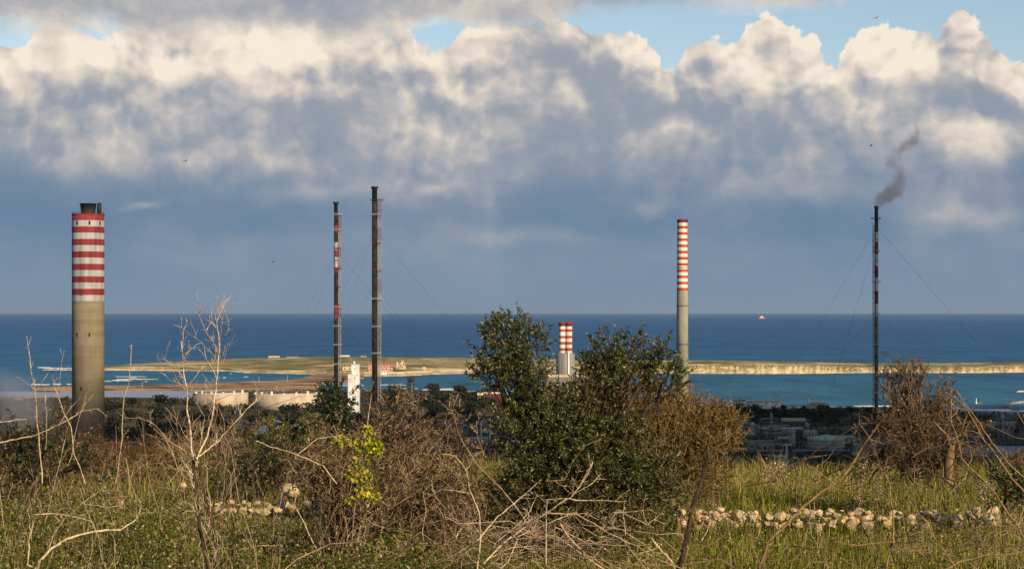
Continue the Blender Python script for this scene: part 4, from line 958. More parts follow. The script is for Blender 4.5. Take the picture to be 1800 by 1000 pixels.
DEADLEAF = per_leaf('curled_dead_leaf', [(0, (.036, .023, .011)), (.4, (.090, .056, .026)), (.8, (.19, .122, .058)), (1, (.34, .25, .14))], .8, .2, .2)
BR = 'dry bramble thickets'
twiggy('bramble_thicket', 'big brown tangled bramble thicket around the yellow vine', 'bramble', 19.5, (600, 985), [(620, 770, 90, 60), (720, 735, 80, 50), (560, 800, 70, 60), (640, 850, 110, 60), (700, 690, 60, 30)], 5, TWIG, 41, .010, 8, .20, 2, .13, gauge=.0026, group=BR, base_spread=.12, ang=1.0, dead=5000)
twiggy('bramble_thicket', 'brown bramble thicket between the yellow vine and the dark bush', 'bramble', 20.5, (770, 960), [(760, 800, 80, 60), (790, 740, 50, 44), (700, 860, 90, 50), (820, 860, 60, 60)], 4.6, TWIG, 42, .010, 8, .20, 2, .13, gauge=.0026, group=BR, base_spread=.5, ang=1.0, dead=4500)
twiggy('bramble_thicket', 'low dry bramble heap in front of the dark bush', 'bramble', 17.0, (880, 1010), [(800, 930, 120, 40), (930, 940, 110, 44), (1060, 930, 100, 40), (720, 950, 90, 36)], 2.2, TWIG, 43, .008, 7, .18, 2, .16, group=BR, base_spread=1.1, sag=.06, ang=1.0)
twiggy('bramble_thicket', 'bleached pale bramble stems lying before the dark bush', 'bramble', 16.4, (930, 1010), [(840, 940, 120, 36), (980, 930, 110, 44), (1090, 945, 70, 30)], 1.1, PALETWIG, 46, .007, 6, .18, 2, .16, group=BR, base_spread=1.1, sag=.05, ang=1.0)
twiggy('bramble_thicket', 'sparse thorny bramble heap at the bottom right corner', 'bramble', 16.5, (1690, 1040), [(1640, 960, 120, 36), (1740, 930, 80, 50), (1560, 970, 80, 26)], 2.2, TWIG, 44, .006, 6, .16, 2, .12, group=BR, base_spread=.9, sag=.15, ang=1.0)
twiggy('bramble_thicket', 'olive brown bramble mound behind the gas spheres on the left', 'bramble', 27, (500, 850), [(520, 755, 60, 40), (460, 770, 60, 36), (560, 770, 50, 40)], 6, TWIG, 45, .008, 8, .2, 2, .12, group=BR, base_spread=.5, dead=3500, dead_mat=WEED)
RS = 'russet brush along the crest'
twiggy('russet_brush', 'reddish brown brush just right of the broad chimney foot', 'shrub', 31, (210, 850), [(190, 790, 70, 48), (250, 800, 50, 40), (300, 800, 60, 36)], 10, RUSSET, 51, .006, 8, .22, 2, .09, group=RS, base_spread=.9, gauge=.0022, dead=2500)
twiggy('russet_brush', 'olive brown brush behind the forked sapling', 'shrub', 30, (380, 850), [(370, 790, 80, 40), (430, 765, 60, 40)], 8, TWIG, 52, .006, 8, .2, 2, .09, group=RS, base_spread=.9, gauge=.0022, dead=2500)
twiggy('russet_brush', 'brown brush at the left edge before the grey steam', 'shrub', 29, (60, 860), [(30, 770, 70, 40), (110, 785, 60, 40), (60, 810, 100, 30)], 7, RUSSET, 53, .006, 8, .22, 2, .09, group=RS, base_spread=1.0, gauge=.0022, dead=2500)
# bare tree on the right
twiggy('bare_tree', 'bare tan brown twiggy tree with a rounded top on the right', 'tree', 26, (1612, 838), [(1588, 640, 32, 20), (1588, 645, 34, 24), (1558, 662, 24, 22), (1560, 650, 20, 20), (1612, 655, 26, 24), (1614, 645, 20, 18), (1585, 690, 30, 22), (1655, 685, 30, 24), (1680, 668, 24, 20), (1640, 715, 60, 30)], 15, GNARL, 61, .016, 7, .14, 2, .16, trunk=.075, inner=.45, up=.1, gauge=.003)
twiggy('bare_shrub', 'dense grey brown bare shrub wrapped round the foot of the bare tree', 'shrub', 25.6, (1620, 850), [(1610, 760, 70, 56), (1680, 750, 60, 50), (1560, 745, 40, 36), (1640, 790, 100, 40), (1600, 800, 80, 36)], 6.5, GNARL, 62, .010, 9, .16, 2, .16, base_spread=.9, gauge=.0032, ang=1.1, dead=3500)
twiggy('bare_shrub', 'wispy grey twigs rising before the slim chimney foot', 'shrub', 22, (1185, 800), [(1190, 680, 36, 36), (1218, 690, 26, 36), (1160, 700, 30, 30)], 4, TANTWIG, 63, .004, 6, .14, 2, .10, base_spread=.35, sag=.0, up=.3, gauge=.0014)

# --- canes and stems drawn in the photograph, each plant with its own branches
def canes(name, label, cat, D, base_px, lines, mat, seed, thorn=26, tl=.05, twigs=3, twl=.20, lvl=1, group=None, spread=.25, part='branches', up=.1, bark=None):
    """lines: (px points, radius at start, radius at end)"""
    g = np.random.default_rng(seed); b = np.array(P(base_px[0], base_px[1], D)); root = thing(name, label, cat, tuple(b), group); polys = []; thick = []
    for pts, ra, rb in lines:
        yy = D + np.cumsum(g.uniform(-spread, spread, len(pts))) * .4
        p = np.array([P(q[0], q[1], y) for q, y in zip(pts, yy)])
        # subdivide with crooked wander
        fine = [p[0]]
        for a, c in zip(p[:-1], p[1:]): fine += list(bend(g, a, c, 5, .05)[1:])
        fine = np.array(fine); rr = np.linspace(ra, rb, len(fine)) * (1 + .12 * g.normal(size=len(fine)).clip(-1, 1)); rr = rr * (.95 if bark and ra >= .013 else .76); (thick if bark and ra >= .013 else polys).append((fine, rr))
        L = np.linalg.norm(np.diff(fine, axis=0), axis=1).sum()
        if thorn: side_twigs(g, fine, min(ra * .4, .004), int(thorn * L), tl, 0, 1.25, 1, .03, .5, polys, 3, .0014)
        if twigs: side_twigs(g, fine, (ra + rb) * .35, max(1, int(twigs * L)), twl, up, .8, lvl, .12, .6, polys, 5, .0018)
    plant_mesh(part, mat, [(p - b, r) for p, r in polys], None, root, 5)
    if bark: plant_mesh('trunk', bark, [(p - b, r) for p, r in thick], None, root, 7)
    return root
CG = 'long thorny canes in the foreground'
canes('forked_sapling', 'pale leafless forked sapling rising above the horizon on the left', 'sapling', 17, (368, 1005),
  [([(372, 1010), (352, 930), (345, 870), (340, 808)], .022, .017), ([(385, 1010), (378, 950), (362, 880), (350, 812)], .018, .014), ([(340, 808), (336, 770), (330, 700), (322, 640), (318, 600)], .011, .004), ([(346, 806), (365, 765), (376, 715), (382, 660), (386, 600), (378, 552)], .012, .004),
   ([(383, 640), (372, 620), (352, 600), (340, 590)], .006, .003), ([(386, 600), (400, 585), (405, 560)], .005, .002), ([(380, 610), (366, 590), (352, 560), (343, 535)], .005, .002), ([(350, 802), (385, 775), (415, 740), (450, 705), (470, 690)], .009, .003), ([(338, 800), (305, 780), (270, 745), (245, 735)], .008, .003),
   ([(330, 690), (310, 665), (298, 640), (284, 622)], .006, .002), ([(330, 680), (352, 650), (358, 642)], .005, .002), ([(322, 640), (335, 615), (336, 607)], .004, .002), ([(350, 800), (356, 760), (360, 725)], .005, .002), ([(338, 806), (315, 830), (290, 770), (262, 745)], .006, .002), ([(340, 790), (322, 760), (310, 735)], .005, .002), ([(382, 660), (395, 630), (402, 600)], .004, .002), ([(386, 600), (390, 570), (392, 548)], .004, .002)],
  PALETWIG, 71, 16, .05, 8, .24, 2, up=.5, bark=BARK)
twiggy('sapling_brush', 'fine orange brown brush round the fork of the pale sapling', 'shrub', 17.6, (365, 880), [(350, 740, 60, 56), (300, 760, 50, 40), (410, 760, 46, 40)], 2.2, TWIG, 64, .005, 7, .16, 2, .08, base_spread=.12, up=.4, gauge=.0016)
canes('dry_stalk', 'tall dry forked stalk at the left edge before the steam', 'stalk', 18, (72, 850), [([(74, 850), (68, 760), (62, 690), (54, 650), (47, 590)], .009, .003), ([(63, 690), (76, 668)], .005, .002), ([(62, 684), (46, 672)], .004, .002), ([(66, 740), (52, 720), (48, 700)], .004, .002)], PALETWIG, 72, 14, .03, 3, .12, up=.5)
canes('dry_stalk', 'dry stalk leaning right just before the broad chimney', 'stalk', 18, (150, 850), [([(150, 850), (125, 750), (103, 700), (96, 680), (92, 660)], .007, .003), ([(100, 692), (106, 660), (113, 615)], .004, .002), ([(80, 790), (82, 740), (79, 685)], .006, .003), ([(118, 820), (140, 730), (150, 700)], .005, .002)], PALETWIG, 73, 14, .03, 3, .12, up=.5)
canes('dry_stalk', 'thin curved dry stalk just right of the broad chimney', 'stalk', 19, (200, 850), [([(203, 850), (215, 770), (218, 700), (228, 650), (232, 606), (228, 608)], .007, .003)], PALETWIG, 74, 10, .03, 2, .10, up=.5)
canes('bramble_cane', 'thick pale bent cane at the bottom left corner', 'cane', 14, (62, 1015), [([(60, 1012), (70, 985), (92, 962), (120, 946), (165, 934), (212, 931), (232, 918), (242, 908)], .017, .006), ([(66, 1000), (48, 992), (50, 950), (60, 904), (92, 902), (122, 906)], .010, .006), ([(122, 906), (150, 880), (178, 860)], .005, .002), ([(122, 906), (160, 915), (170, 938)], .005, .003), ([(85, 968), (100, 930), (116, 908)], .005, .003), ([(240, 908), (250, 890), (238, 868)], .005, .002)], PALETWIG, 75, 9, .05, 2.5, .2, group=CG)
canes('bramble_cane', 'long pale cane crossing the chimney foot from the left edge', 'cane', 15, (-40, 790), [([(-60, 800), (-20, 782), (10, 776), (48, 768), (86, 755), (118, 739), (146, 722)], .009, .005), ([(146, 722), (150, 705)], .004, .002), ([(146, 722), (175, 718)], .004, .002), ([(-30, 744), (10, 741), (46, 737)], .006, .004), ([(104, 747), (140, 700)], .004, .002)], PALETWIG, 76, 12, .04, 2.5, .14, group=CG)
canes('bramble_cane', 'pale straight cane slanting down left of the yellow vine', 'cane', 16.5, (590, 850), [([(450, 775), (470, 783), (506, 793), (540, 806), (568, 818), (592, 850)], .005, .008), ([(520, 800), (560, 770), (600, 765)], .004, .002)], PALETWIG, 77, 14, .04, 2.5, .15, group=CG)
canes('bramble_cane', 'branching pale canes fanning from the ground left of the dark bush', 'cane', 16, (848, 1000), [([(838, 1010), (845, 944), (842, 899), (825, 860), (819, 826), (800, 801), (775, 798)], .010, .004), ([(825, 867), (800, 862), (775, 859), (741, 880)], .006, .003), ([(840, 950), (875, 907), (912, 877), (952, 842)], .008, .003), ([(850, 990), (890, 950), (925, 925), (960, 902), (1004, 874), (1035, 830), (1042, 812)], .010, .004), ([(845, 944), (815, 965), (786, 982)], .006, .003), ([(819, 826), (835, 800), (852, 792)], .004, .002), ([(830, 880), (812, 850), (790, 822), (770, 810)], .004, .002), ([(900, 945), (920, 920), (946, 905)], .005, .002), ([(860, 980), (900, 962), (940, 958)], .005, .003), ([(875, 950), (930, 900), (945, 868)], .005, .002)], PALETWIG, 78, 14, .05, 3.0, .22, group=CG)
canes('bramble_cane', 'nest of crossing pale canes in front of the dark bush', 'cane', 15.5, (1080, 1010), [([(960, 878), (1000, 876), (1052, 879), (1100, 881)], .006, .004), ([(958, 900), (1010, 901), (1068, 936), (1138, 972), (1210, 1003)], .009, .006), ([(1000, 945), (1030, 976), (1078, 1002)], .007, .005), ([(960, 845), (992, 843), (1006, 812), (1026, 784), (1057, 772)], .004, .004), ([(1004, 874), (1010, 845), (1022, 818)], .004, .002), ([(1010, 868), (1026, 840), (1040, 814)], .004, .002), ([(1012, 866), (1040, 850), (1056, 832)], .004, .002), ([(1130, 895), (1138, 922), (1165, 900)], .006, .003), ([(1145, 945), (1165, 970), (1185, 990)], .007, .005), ([(1010, 957), (1060, 956), (1110, 957), (1160, 955)], .007, .004), ([(960, 990), (960, 905), (962, 878)], .005, .004), ([(1100, 940), (1095, 905), (1098, 880)], .004, .003), ([(985, 920), (1010, 955), (1020, 965)], .005, .003), ([(1078, 900), (1130, 896)], .004, .003)], PALETWIG, 79, 16, .045, 3, .2, group=CG)
canes('dead_sapling', 'dark leaning dead sapling right of the bush, bent tip pointing at the works', 'sapling', 17, (1194, 1008), [([(1190, 1015), (1197, 985), (1208, 938), (1216, 894), (1233, 846), (1242, 810), (1252, 788)], .026, .014), ([(1252, 788), (1275, 778), (1285, 765), (1303, 750), (1306, 742)], .010, .004), ([(1198, 982), (1253, 955), (1289, 930), (1298, 913)], .012, .006), ([(1216, 894), (1195, 850), (1175, 828)], .007, .004), ([(1226, 862), (1210, 850), (1212, 818)], .006, .003)], TANTWIG, 80, 16, .05, 3, .2, bark=BARK)
canes('bramble_cane', 'long dark cane slanting up to the right from the bottom edge', 'cane', 14.5, (1336, 1010), [([(1332, 1015), (1350, 952), (1392, 910), (1418, 885), (1457, 857), (1482, 838), (1507, 801), (1527, 770), (1545, 745), (1557, 726)], .016, .006), ([(1418, 815), (1440, 830), (1465, 849)], .005, .006), ([(1465, 857), (1500, 865), (1520, 872)], .006, .003), ([(1513, 748), (1535, 782), (1545, 810), (1552, 832)], .005, .003), ([(1535, 755), (1528, 772), (1550, 778)], .004, .002), ([(1290, 955), (1330, 980), (1345, 1000)], .007, .008), ([(1345, 985), (1400, 984), (1440, 972)], .006, .003)], TANTWIG, 81, 15, .045, 2.5, .18, group=CG)
canes('bramble_cane', 'upright reddish cane with crossing side shoots at the bottom right', 'cane', 15, (1557, 1010), [([(1556, 1015), (1563, 972), (1571, 952), (1569, 916), (1567, 885), (1564, 854), (1560, 824)], .013, .004), ([(1571, 952), (1535, 955), (1500, 957), (1465, 951)], .007, .003), ([(1570, 965), (1600, 968), (1630, 966)], .006, .003), ([(1566, 958), (1530, 930), (1500, 905)], .006, .003), ([(1574, 952), (1600, 953), (1630, 951)], .005, .003), ([(1567, 866), (1590, 862), (1612, 856)], .004, .003)], TANTWIG, 82, 18, .04, 3, .2, group=CG)
canes('bramble_cane', 'pair of long canes crossing the sheds at the right edge', 'cane', 15, (1800, 860), [([(1815, 880), (1776, 838), (1754, 804), (1731, 776), (1715, 745), (1700, 720), (1680, 700), (1662, 690)], .010, .005), ([(1815, 850), (1773, 815), (1745, 780), (1725, 748), (1706, 722), (1692, 705), (1680, 685)], .009, .005), ([(1718, 750), (1695, 758), (1690, 764)], .005, .003), ([(1706, 722), (1720, 712)], .004, .003), ([(1773, 815), (1790, 806)], .005, .003)], TANTWIG, 83, 15, .04, 2.5, .14, group=CG)
canes('bramble_cane', 'crooked pale cane running down to the right corner', 'cane', 15.5, (1815, 960), [([(1812, 965), (1790, 925), (1770, 899), (1752, 870), (1731, 846), (1706, 824), (1690, 805), (1682, 770), (1673, 745), (1672, 700)], .012, .005), ([(1706, 824), (1685, 800), (1668, 788)], .006, .005), ([(1682, 770), (1700, 755), (1716, 749)], .005, .003), ([(1790, 925), (1800, 890), (1808, 860)], .006, .003)], TANTWIG, 84, 15, .04, 3, .15, group=CG)
canes('bramble_cane', 'slender cane curving along the bottom right foreground', 'cane', 14, (1690, 1010), [([(1690, 1015), (1665, 975), (1650, 955), (1630, 920), (1610, 895), (1598, 880)], .008, .004), ([(1400, 960), (1440, 965), (1490, 956), (1520, 950)], .006, .003), ([(1720, 1010), (1735, 970), (1760, 940), (1800, 925)], .008, .004), ([(1640, 1010), (1690, 985), (1740, 975), (1800, 968)], .007, .004)], TANTWIG, 85, 15, .04, 3, .2, group=CG)
# stout pollard trunk beside the bare tree
canes('bare_stump', 'short thick pale trunk standing in the grass right of the bare tree foot', 'trunk', 25, (1668, 845), [([(1666, 850), (1668, 820), (1670, 795), (1672, 780)], .075, .055), ([(1672, 782), (1660, 760), (1640, 740)], .03, .012), ([(1672, 782), (1690, 755), (1700, 730)], .025, .01)], TANTWIG, 86, 0, .04, 3, .22, 1, bark=worn('sunlit_tan_bark', (.12, .075, .035), (.22, .145, .07), 8, .9, (1, 1, .3)))
# dry asphodel stalks with seed heads
AS = 'dry flower stalks with seed heads'
def seedhead(px, py, base, w, label, n, D, seed):
    g = np.random.default_rng(seed); b = np.array(P(px, base, D)); root = thing('seed_stalk', label, 'dry stalk', tuple(b), AS); polys = []; A = []
    for i in range(n):
        tip = np.array(P(px + g.uniform(-w, w), py + g.uniform(-4, 14), D + g.uniform(-.2, .2))); p = bend(g, b + g.normal(size=3) * [.05, .05, 0], tip, 6, .04); polys.append((p, np.linspace(.004, .0018, 6)))
        for q in p[2:]: A.append(q + g.normal(size=(7, 3)) * .028)
        A.append(tip + g.normal(size=(10, 3)) * .03)
    A = np.concatenate(A); ln = g.uniform(.016, .03, len(A))
    plant_mesh('stem', TANTWIG, [(p - b, r) for p, r in polys], None, root); plant_mesh('seed_head', SEED, None, leaves(A - b, unit_rand(g, len(A)), unit_rand(g, len(A)), ln, ln * .9), root)
for i, a in enumerate([(1348, 816, 850, 10, 'cluster of pale seed heads against the dark works, leftmost of two', 3), (1372, 818, 852, 10, 'cluster of pale seed heads right beside its twin at the grass edge', 3), (1510, 850, 890, 10, 'seed heads low in the grass above the middle of the right wall', 3), (1545, 848, 888, 8, 'seed heads in the grass just left of the upright reddish cane', 2), (1518, 802, 850, 3, 'thin tall seed stalk before the small green tank', 1), (1616, 828, 865, 4, 'seed stalk in the grass under the bare tree', 1), (1180, 845, 895, 12, 'pale seed heads at the right skirt of the dark bush', 4), (975, 925, 985, 12, 'pale seed heads in the shade at the foot of the dark bush', 4), (1250, 862, 905, 8, 'seed heads right of the dark dead sapling', 3), (1735, 850, 890, 10, 'seed heads in the grass near the right edge', 3)]): seedhead(*a[:5], a[5], 22 + (i % 3), 300 + i)

# --- dry stone walls
def wall(label, D0, x0, x1, ytop, ybot, seed, big=1.0):
    g = random.Random(seed); b = P((x0 + x1) / 2, ybot, D0); root = thing('dry_stone_wall', label, 'stone wall', b); s = MB(); x = x0; k = D0 / F
    z0 = near_z(b[0], D0)
    def stone(px, zc, rx, rz, y):
        vs = []; c = Vector((PX(px, D0) - b[0], y, zc - b[2])); e = MB(); e.blob((0, 0, 0), (rx, rx * g.uniform(.7, 1.0), rz), 12, 8, 0, .0); cuts = [(Vector((g.gauss(0, 1), g.gauss(0, 1), g.gauss(0, 1))).normalized(), g.uniform(.5, .85)) for _ in range(9)]
        sd = g.uniform(0, 99); rot = g.uniform(-.4, .4)
        for v in e.v:
            v = Vector(v); nn = mnoise.noise(v * (1.5 / rx) + Vector((sd, 0, 0))); v = v * (1 + .22 * nn)
            for cn, cl in cuts:
                ex = v.dot(cn) - cl * rx * (abs(cn.x) + abs(cn.z) * rz / rx + abs(cn.y)) * .62
                if ex > 0: v = v - cn * ex
            m_ = max(abs(v.x) / rx, abs(v.z) / rz); v = v * (1 - .12 * max(0, m_ - .75) * 4)
            vs.append((c.x + v.x * math.cos(rot) - v.z * math.sin(rot), c.y + v.y, c.z + v.x * math.sin(rot) + v.z * math.cos(rot)))
        s.add(vs, e.f, 0, False)
    for row, (yy, sc) in enumerate([(ybot + 3, 1.0), ((ytop + ybot) / 2 + 3, 1.0), (ytop + 9, .8), ((ytop + ybot) / 2 + 6, .5)]):
        x = x0 + g.uniform(0, 8)
        while x < x1:
            w = min(15, 3.6 + 4.6 * g.gammavariate(1.4, .9)) * sc * big
            if g.random() < (.97, .95, .72, .9)[row]:
                stone(x + w, PZ(yy + g.uniform(-3, 3), D0), w * k * 1.1, g.uniform(.5, .95) * w * k, g.uniform(-.12, .12) + (.25 if g.random() < .3 else 0))
            x += w * 1.5
    o = s.build('stones', STONE, root); return root
m, t, out = new_mat('lichen_limestone'); pos = coords(t)
n1 = t.noise(pos, 9, 6, .65); n2 = t.noise(pos, 5.5, 6, .65); n3 = t.noise(pos, 28, 4, .6); g_ = t.new('ShaderNodeNewGeometry')
c = t.ramp(n1, [(.30, (.13, .095, .055)), (.48, (.40, .305, .185)), (.68, (.62, .50, .34))])
c = t.mix(t.m('MULTIPLY', t.step(n2, .55, .64), .85), c, t.mix(t.step(n3, .4, .6), (.50, .29, .05), (.46, .34, .14)))
bsdf(t, out, c, .95, bump(t, t.m('MULTIPLY_ADD', n3, .4, n1), .8, .03), .1); STONE = m
wall('low lichen spotted dry stone wall crossing the grass on the right', 24.0, 1190, 1760, 892, 918, 1)
wall('low pale dry stone wall half sunk in weeds on the left', 24.6, 366, 572, 877, 909, 2, 1.0)
# single stones apart from the walls
for i, (px, py, rx, lb) in enumerate([(512, 862, 17, 'rounded yellow stone perched above the left wall'), (322, 852, 7, 'small pale stone in the grass beside the forked sapling'), (40, 886, 8, 'pale stone in the weeds at the left edge'), (210, 884, 9, 'pale stone showing through weeds left of the wall'), (1708, 905, 11, 'pale boulder near the right end of the wall')]):
    D = 24.3; k = D / F; g = random.Random(50 + i); e = MB(); e.blob((0, 0, 0), (rx * k, rx * k * .9, rx * k * .75), 12, 8)
    e.v = [tuple(Vector(v) * (1 + .35 * mnoise.noise(Vector(v) * (1.4 / (rx * k)) + Vector((i * 7, 0, 0))))) for v in e.v]
    o = e.build('fieldstone', STONE); o.location = P(px, py, D); tag(o, lb, 'stone')

# --- grass and weeds: nobody could count them
def density(px, y):  # share of lush green at a place
    return .5 + .5 * mnoise.noise(Vector((px / 120., y / 5., 1.3)))
def grass(name, n, y0, y1, hgt, wid, mat, seed, px0=-80, px1=1880, lean=.35, keep=None, off=0.0):
    g = np.random.default_rng(seed); y = np.sqrt(g.uniform(y0 * y0, y1 * y1, n)); px = g.uniform(px0, px1, n)
    if keep is not None:
        kk = np.array([keep(a, b) for a, b in zip(px, y)]); m_ = g.uniform(size=n) < kk; px, y = px[m_], y[m_]; n = len(y)
    x = (px - 900) / F * y; z = np.array([near_z(a, b) if b <= CREST else ground_z(a, b) for a, b in zip(x, y)]) - .03 + off
    h = hgt * g.gamma(5, .2, n) * (.72 + .55 * np.array([mnoise.noise(Vector((a / 1.3, b / 1.3, 7))) + .8 * mnoise.noise(Vector((a / .35, b / .5, 2))) for a, b in zip(x, y)])).clip(.2, 1.7)
    th = g.uniform(0, 2 * np.pi, n); ln = lean * g.uniform(.1, 1.2, n); ld = np.stack([np.cos(th), np.sin(th), np.zeros(n)], 1); w = wid * g.uniform(.6, 1.3, n)
    ph = g.uniform(0, np.pi, n); sd = np.stack([np.cos(ph), np.sin(ph) * .4, np.zeros(n)], 1) * w[:, None] * .5
    b = np.stack([x, y, z], 1); mid = b + ld * (ln * h * .35)[:, None]; mid[:, 2] += h * .55; tip = b + ld * (ln * h)[:, None]; tip[:, 2] += h * (1 - .35 * ln.clip(0, 1))
    V = np.stack([b - sd, b + sd, mid + sd * .8, mid - sd * .8, tip], 1).reshape(-1, 3); i = np.arange(n)[:, None] * 5
    me = np_mesh(name, V, i + np.array([[0, 1, 2, 3]]), i + np.array([[3, 2, 4]])); me.materials.append(mat)
    return tag(link(name, me), kind='stuff')
def blade_mat(name, green, straw, mixpos):
    m, t, out = new_mat(name); g = t.new('ShaderNodeNewGeometry'); r = g.outputs['Random Per Island']
    n = t.noise(g.outputs['Position'], .55, 4, .6); a = t.ramp(r, green); b = t.ramp(r, straw)
    bsdf(t, out, t.mix(t.step(t.m('MULTIPLY_ADD', t.m('SUBTRACT', r, .5), .25, n), *mixpos), a, b), .7, None, .04, 0, .35); return m
GREEN = [(0, (.022, .034, .003)), (.4, (.085, .105, .008)), (.8, (.25, .255, .020)), (1, (.44, .38, .06))]; STRAW = [(0, (.13, .092, .022)), (.5, (.31, .23, .06)), (1, (.55, .41, .16))]
GRASSM = blade_mat('grass_blade', GREEN, STRAW, (.54, .78)); TALL = blade_mat('tall_grass_blade', GREEN, STRAW, (.47, .70))
grass('grass', 120000, 11.5, 25, .19, .012, GRASSM, 5, keep=lambda a, b: .25 if (345 < a < 590 and b > 21) or (1180 < a < 1770 and b > 23.4) else (.55 if a < 800 else 1))
grass('tall_grass', 90000, 23, 37.5,   .25, .014, TALL, 6, lean=.6, keep=lambda a, b: .12 if (345 < a < 590 and 23 < b < 24.9) else (1 if a > 1150 else .6))
grass('dry_grass', 16000, 12, 37, .36, .006, per_leaf('straw_blade', [(0, (.15, .105, .045)), (.6, (.29, .21, .10)), (1, (.42, .33, .19))], .7, .2, .3), 7, lean=.5)
# leafy weeds with small rounded leaves, thick on the left
def weeds(name, n, y0, y1, px0, px1, hgt, mat, seed, ls):
    g = np.random.default_rng(seed); y = np.sqrt(g.uniform(y0 * y0, y1 * y1, n)); px = g.uniform(px0, px1, n); x = (px - 900) / F * y
    z = np.array([near_z(a, b) for a, b in zip(x, y)]); lim = hgt * np.where((px > 345) & (px < 590) & (y > 19.5), .22, 1.0) * (.35 + .9 * np.array([.5 + .5 * mnoise.noise(Vector((a / .45, b / .5, 3))) for a, b in zip(x, y)])); h = lim * g.uniform(.1, 1, n) ** .7
    A = np.stack([x, y, z + h], 1); ln = ls * g.uniform(.5, 1.3, n); d = unit_rand(g, n) + [0, 0, .35]; V, T = leaves(A, d, unit_rand(g, n) + [.2, -.5, .5], ln, ln * .55)
    st = [];
    for q, hh in zip(A[::6], h[::6]): st.append((np.array([q - [g.normal() * .03, 0, hh], q]), np.array([.003, .0018])))
    o = plant_mesh(name, mat, st, (V, T)); return tag(o, kind='stuff')
weeds('weeds', 95000, 11.5, 25.5, -60, 860, .44, WEED, 15, .042)
weeds('undergrowth', 42000, 11.5, 34, 780, 1900, .24, WEED, 16, .034)

# dry upright stems of last year's weeds, standing through the green
def stems(name, n, y0, y1, px0, px1, hgt, mat, seed):
    g = np.random.default_rng(seed); polys = []
    for _ in range(n):
        y = math.sqrt(g.uniform(y0 * y0, y1 * y1)); px = g.uniform(px0, px1); x = (px - 900) / F * y; b = np.array([x, y, near_z(x, y) - .03]); h = hgt * g.gamma(6, 1 / 6)
        tip = b + np.array([g.normal() * .22 * h, g.normal() * .2 * h, h]); p = bend(g, b, tip, 6, .05); r = g.uniform(.0022, .0045); polys.append((p, np.linspace(r, r * .45, 6)))
        side_twigs(g, p[2:], r * .8, g.integers(2, 7), .25 * h, .45, .7, 1, .08, .6, polys, 4, .0014)
    o = plant_mesh(name, mat, polys); return tag(o, kind='stuff')
def tangle(name, n, y0, y1, px0, px1, hgt, mat, seed, L=.35):
    g = np.random.default_rng(seed); polys = []
    for _ in range(n):
        y = math.sqrt(g.uniform(y0 * y0, y1 * y1)); px = g.uniform(px0, px1); x = (px - 900) / F * y
        cl = .5 + .5 * mnoise.noise(Vector((x / .9, y / 1.6, 21)))
        if g.random() > cl * 1.5 - .25: continue
        a = np.array([x, y, near_z(x, y) + hgt * g.uniform(0, 1) ** 1.4 * (.4 + cl)]); d = unit_rand(g, 1)[0] * [1, .8, .55] + [0, 0, .12]; l = L * g.gamma(4, .25)
        p = bend(g, a, a + d * l, 6, .16); r = g.uniform(.0022, .0058); polys.append((p, np.linspace(r, r * .45, 6)))
        side_twigs(g, p, r * .7, g.integers(3, 8), .28 * l, .1, 1.0, 1, .12, .6, polys, 4, .0015)
    o = plant_mesh(name, mat, polys); return tag(o, kind='stuff')
tangle('twig_tangle', 2300, 12.5, 30, -60, 1000, .62, TWIG, 95)
tangle('pale_twig_tangle', 420, 12.5, 24, -60, 1250, .50, PALETWIG, 96, .42)
tangle('dark_twig_tangle', 1500, 12.5, 27, -60, 1250, .55, GNARL, 97, .4)
tangle('thin_twig_tangle', 520, 12.5, 21, 1150, 1880, .32, TWIG, 98, .42)
stems('dry_stems', 330, 13, 31, -60, 480, .55, TWIG, 91)
stems('bleached_stems', 150, 13, 30, -60, 520, .60, PALETWIG, 92)
stems('dry_weed_stems', 320, 13, 32, 480, 1880, .38, TWIG, 93)
# --- trees on the coastal plain
TREEM = per_leaf('plain_tree_leaf', [(0, (.010, .014, .010)), (.5, (.022, .028, .016)), (1, (.042, .048, .024))], .7, .2, .1)
SCRUBM = per_leaf('plain_scrub_leaf', [(0, (.022, .020, .012)), (.5, (.050, .042, .022)), (1, (.09, .072, .036))], .8, .2, .1)
protos = []
for v in range(5):
    g = np.random.default_rng(500 + v); A = []; N_ = []
    for c in range(9):
        cc = np.array([g.uniform(-.34, .34), g.uniform(-.34, .34), g.uniform(.42, .78)]) if v < 4 else np.array([g.uniform(-.1, .1), g.uniform(-.1, .1), .2 + .085 * c]); rr = g.uniform(.16, .27) if v < 4 else .14 - .010 * c
        p, u = ell_pts(g, cc, [rr, rr, rr * .85], 60, 1.6); A.append(p); N_.append(u)
    A, N_ = np.concatenate(A), np.concatenate(N_); me_v = leaves(A, unit_rand(g, len(A)) + N_ * .5, N_ + unit_rand(g, len(A)) * .6, g.uniform(.10, .17, len(A)), .11)
    tr = [(np.array([[0, 0, -.06], [.02, 0, .25], [0, .01, .55]]), np.array([.035, .028, .015]))] + [(np.array([[.01, 0, .3], A[q]]), np.array([.016, .006])) for q in range(0, len(A), 70)]
    vs, qs = tubes(tr, 5); V, T = me_v; me = np_mesh('plain_tree', np.concatenate([vs, V]), qs, T + len(vs)); me.materials.append(TREEM); protos.append(me)
g = random.Random(88); TG_ = 'dark trees on the coastal plain'
def ptree(px, D, h, v=None, sx_=1.0, label='dark round tree standing on the shaded coastal plain', grp=TG_, mat=None):
    me = protos[g.randrange(4) if v is None else v]; o = link('plain_tree', me); x = PX(px, D); o.location = (x, D, ground_z(x, D) - .2); o.scale = (h * sx_, h * sx_, h); o.rotation_euler = (0, 0, g.uniform(0, 6.28))
    return tag(o, label, 'tree', grp)
RT = 'dark round trees along the right shore'; RL = 'dark round tree in the belt along the right shore'
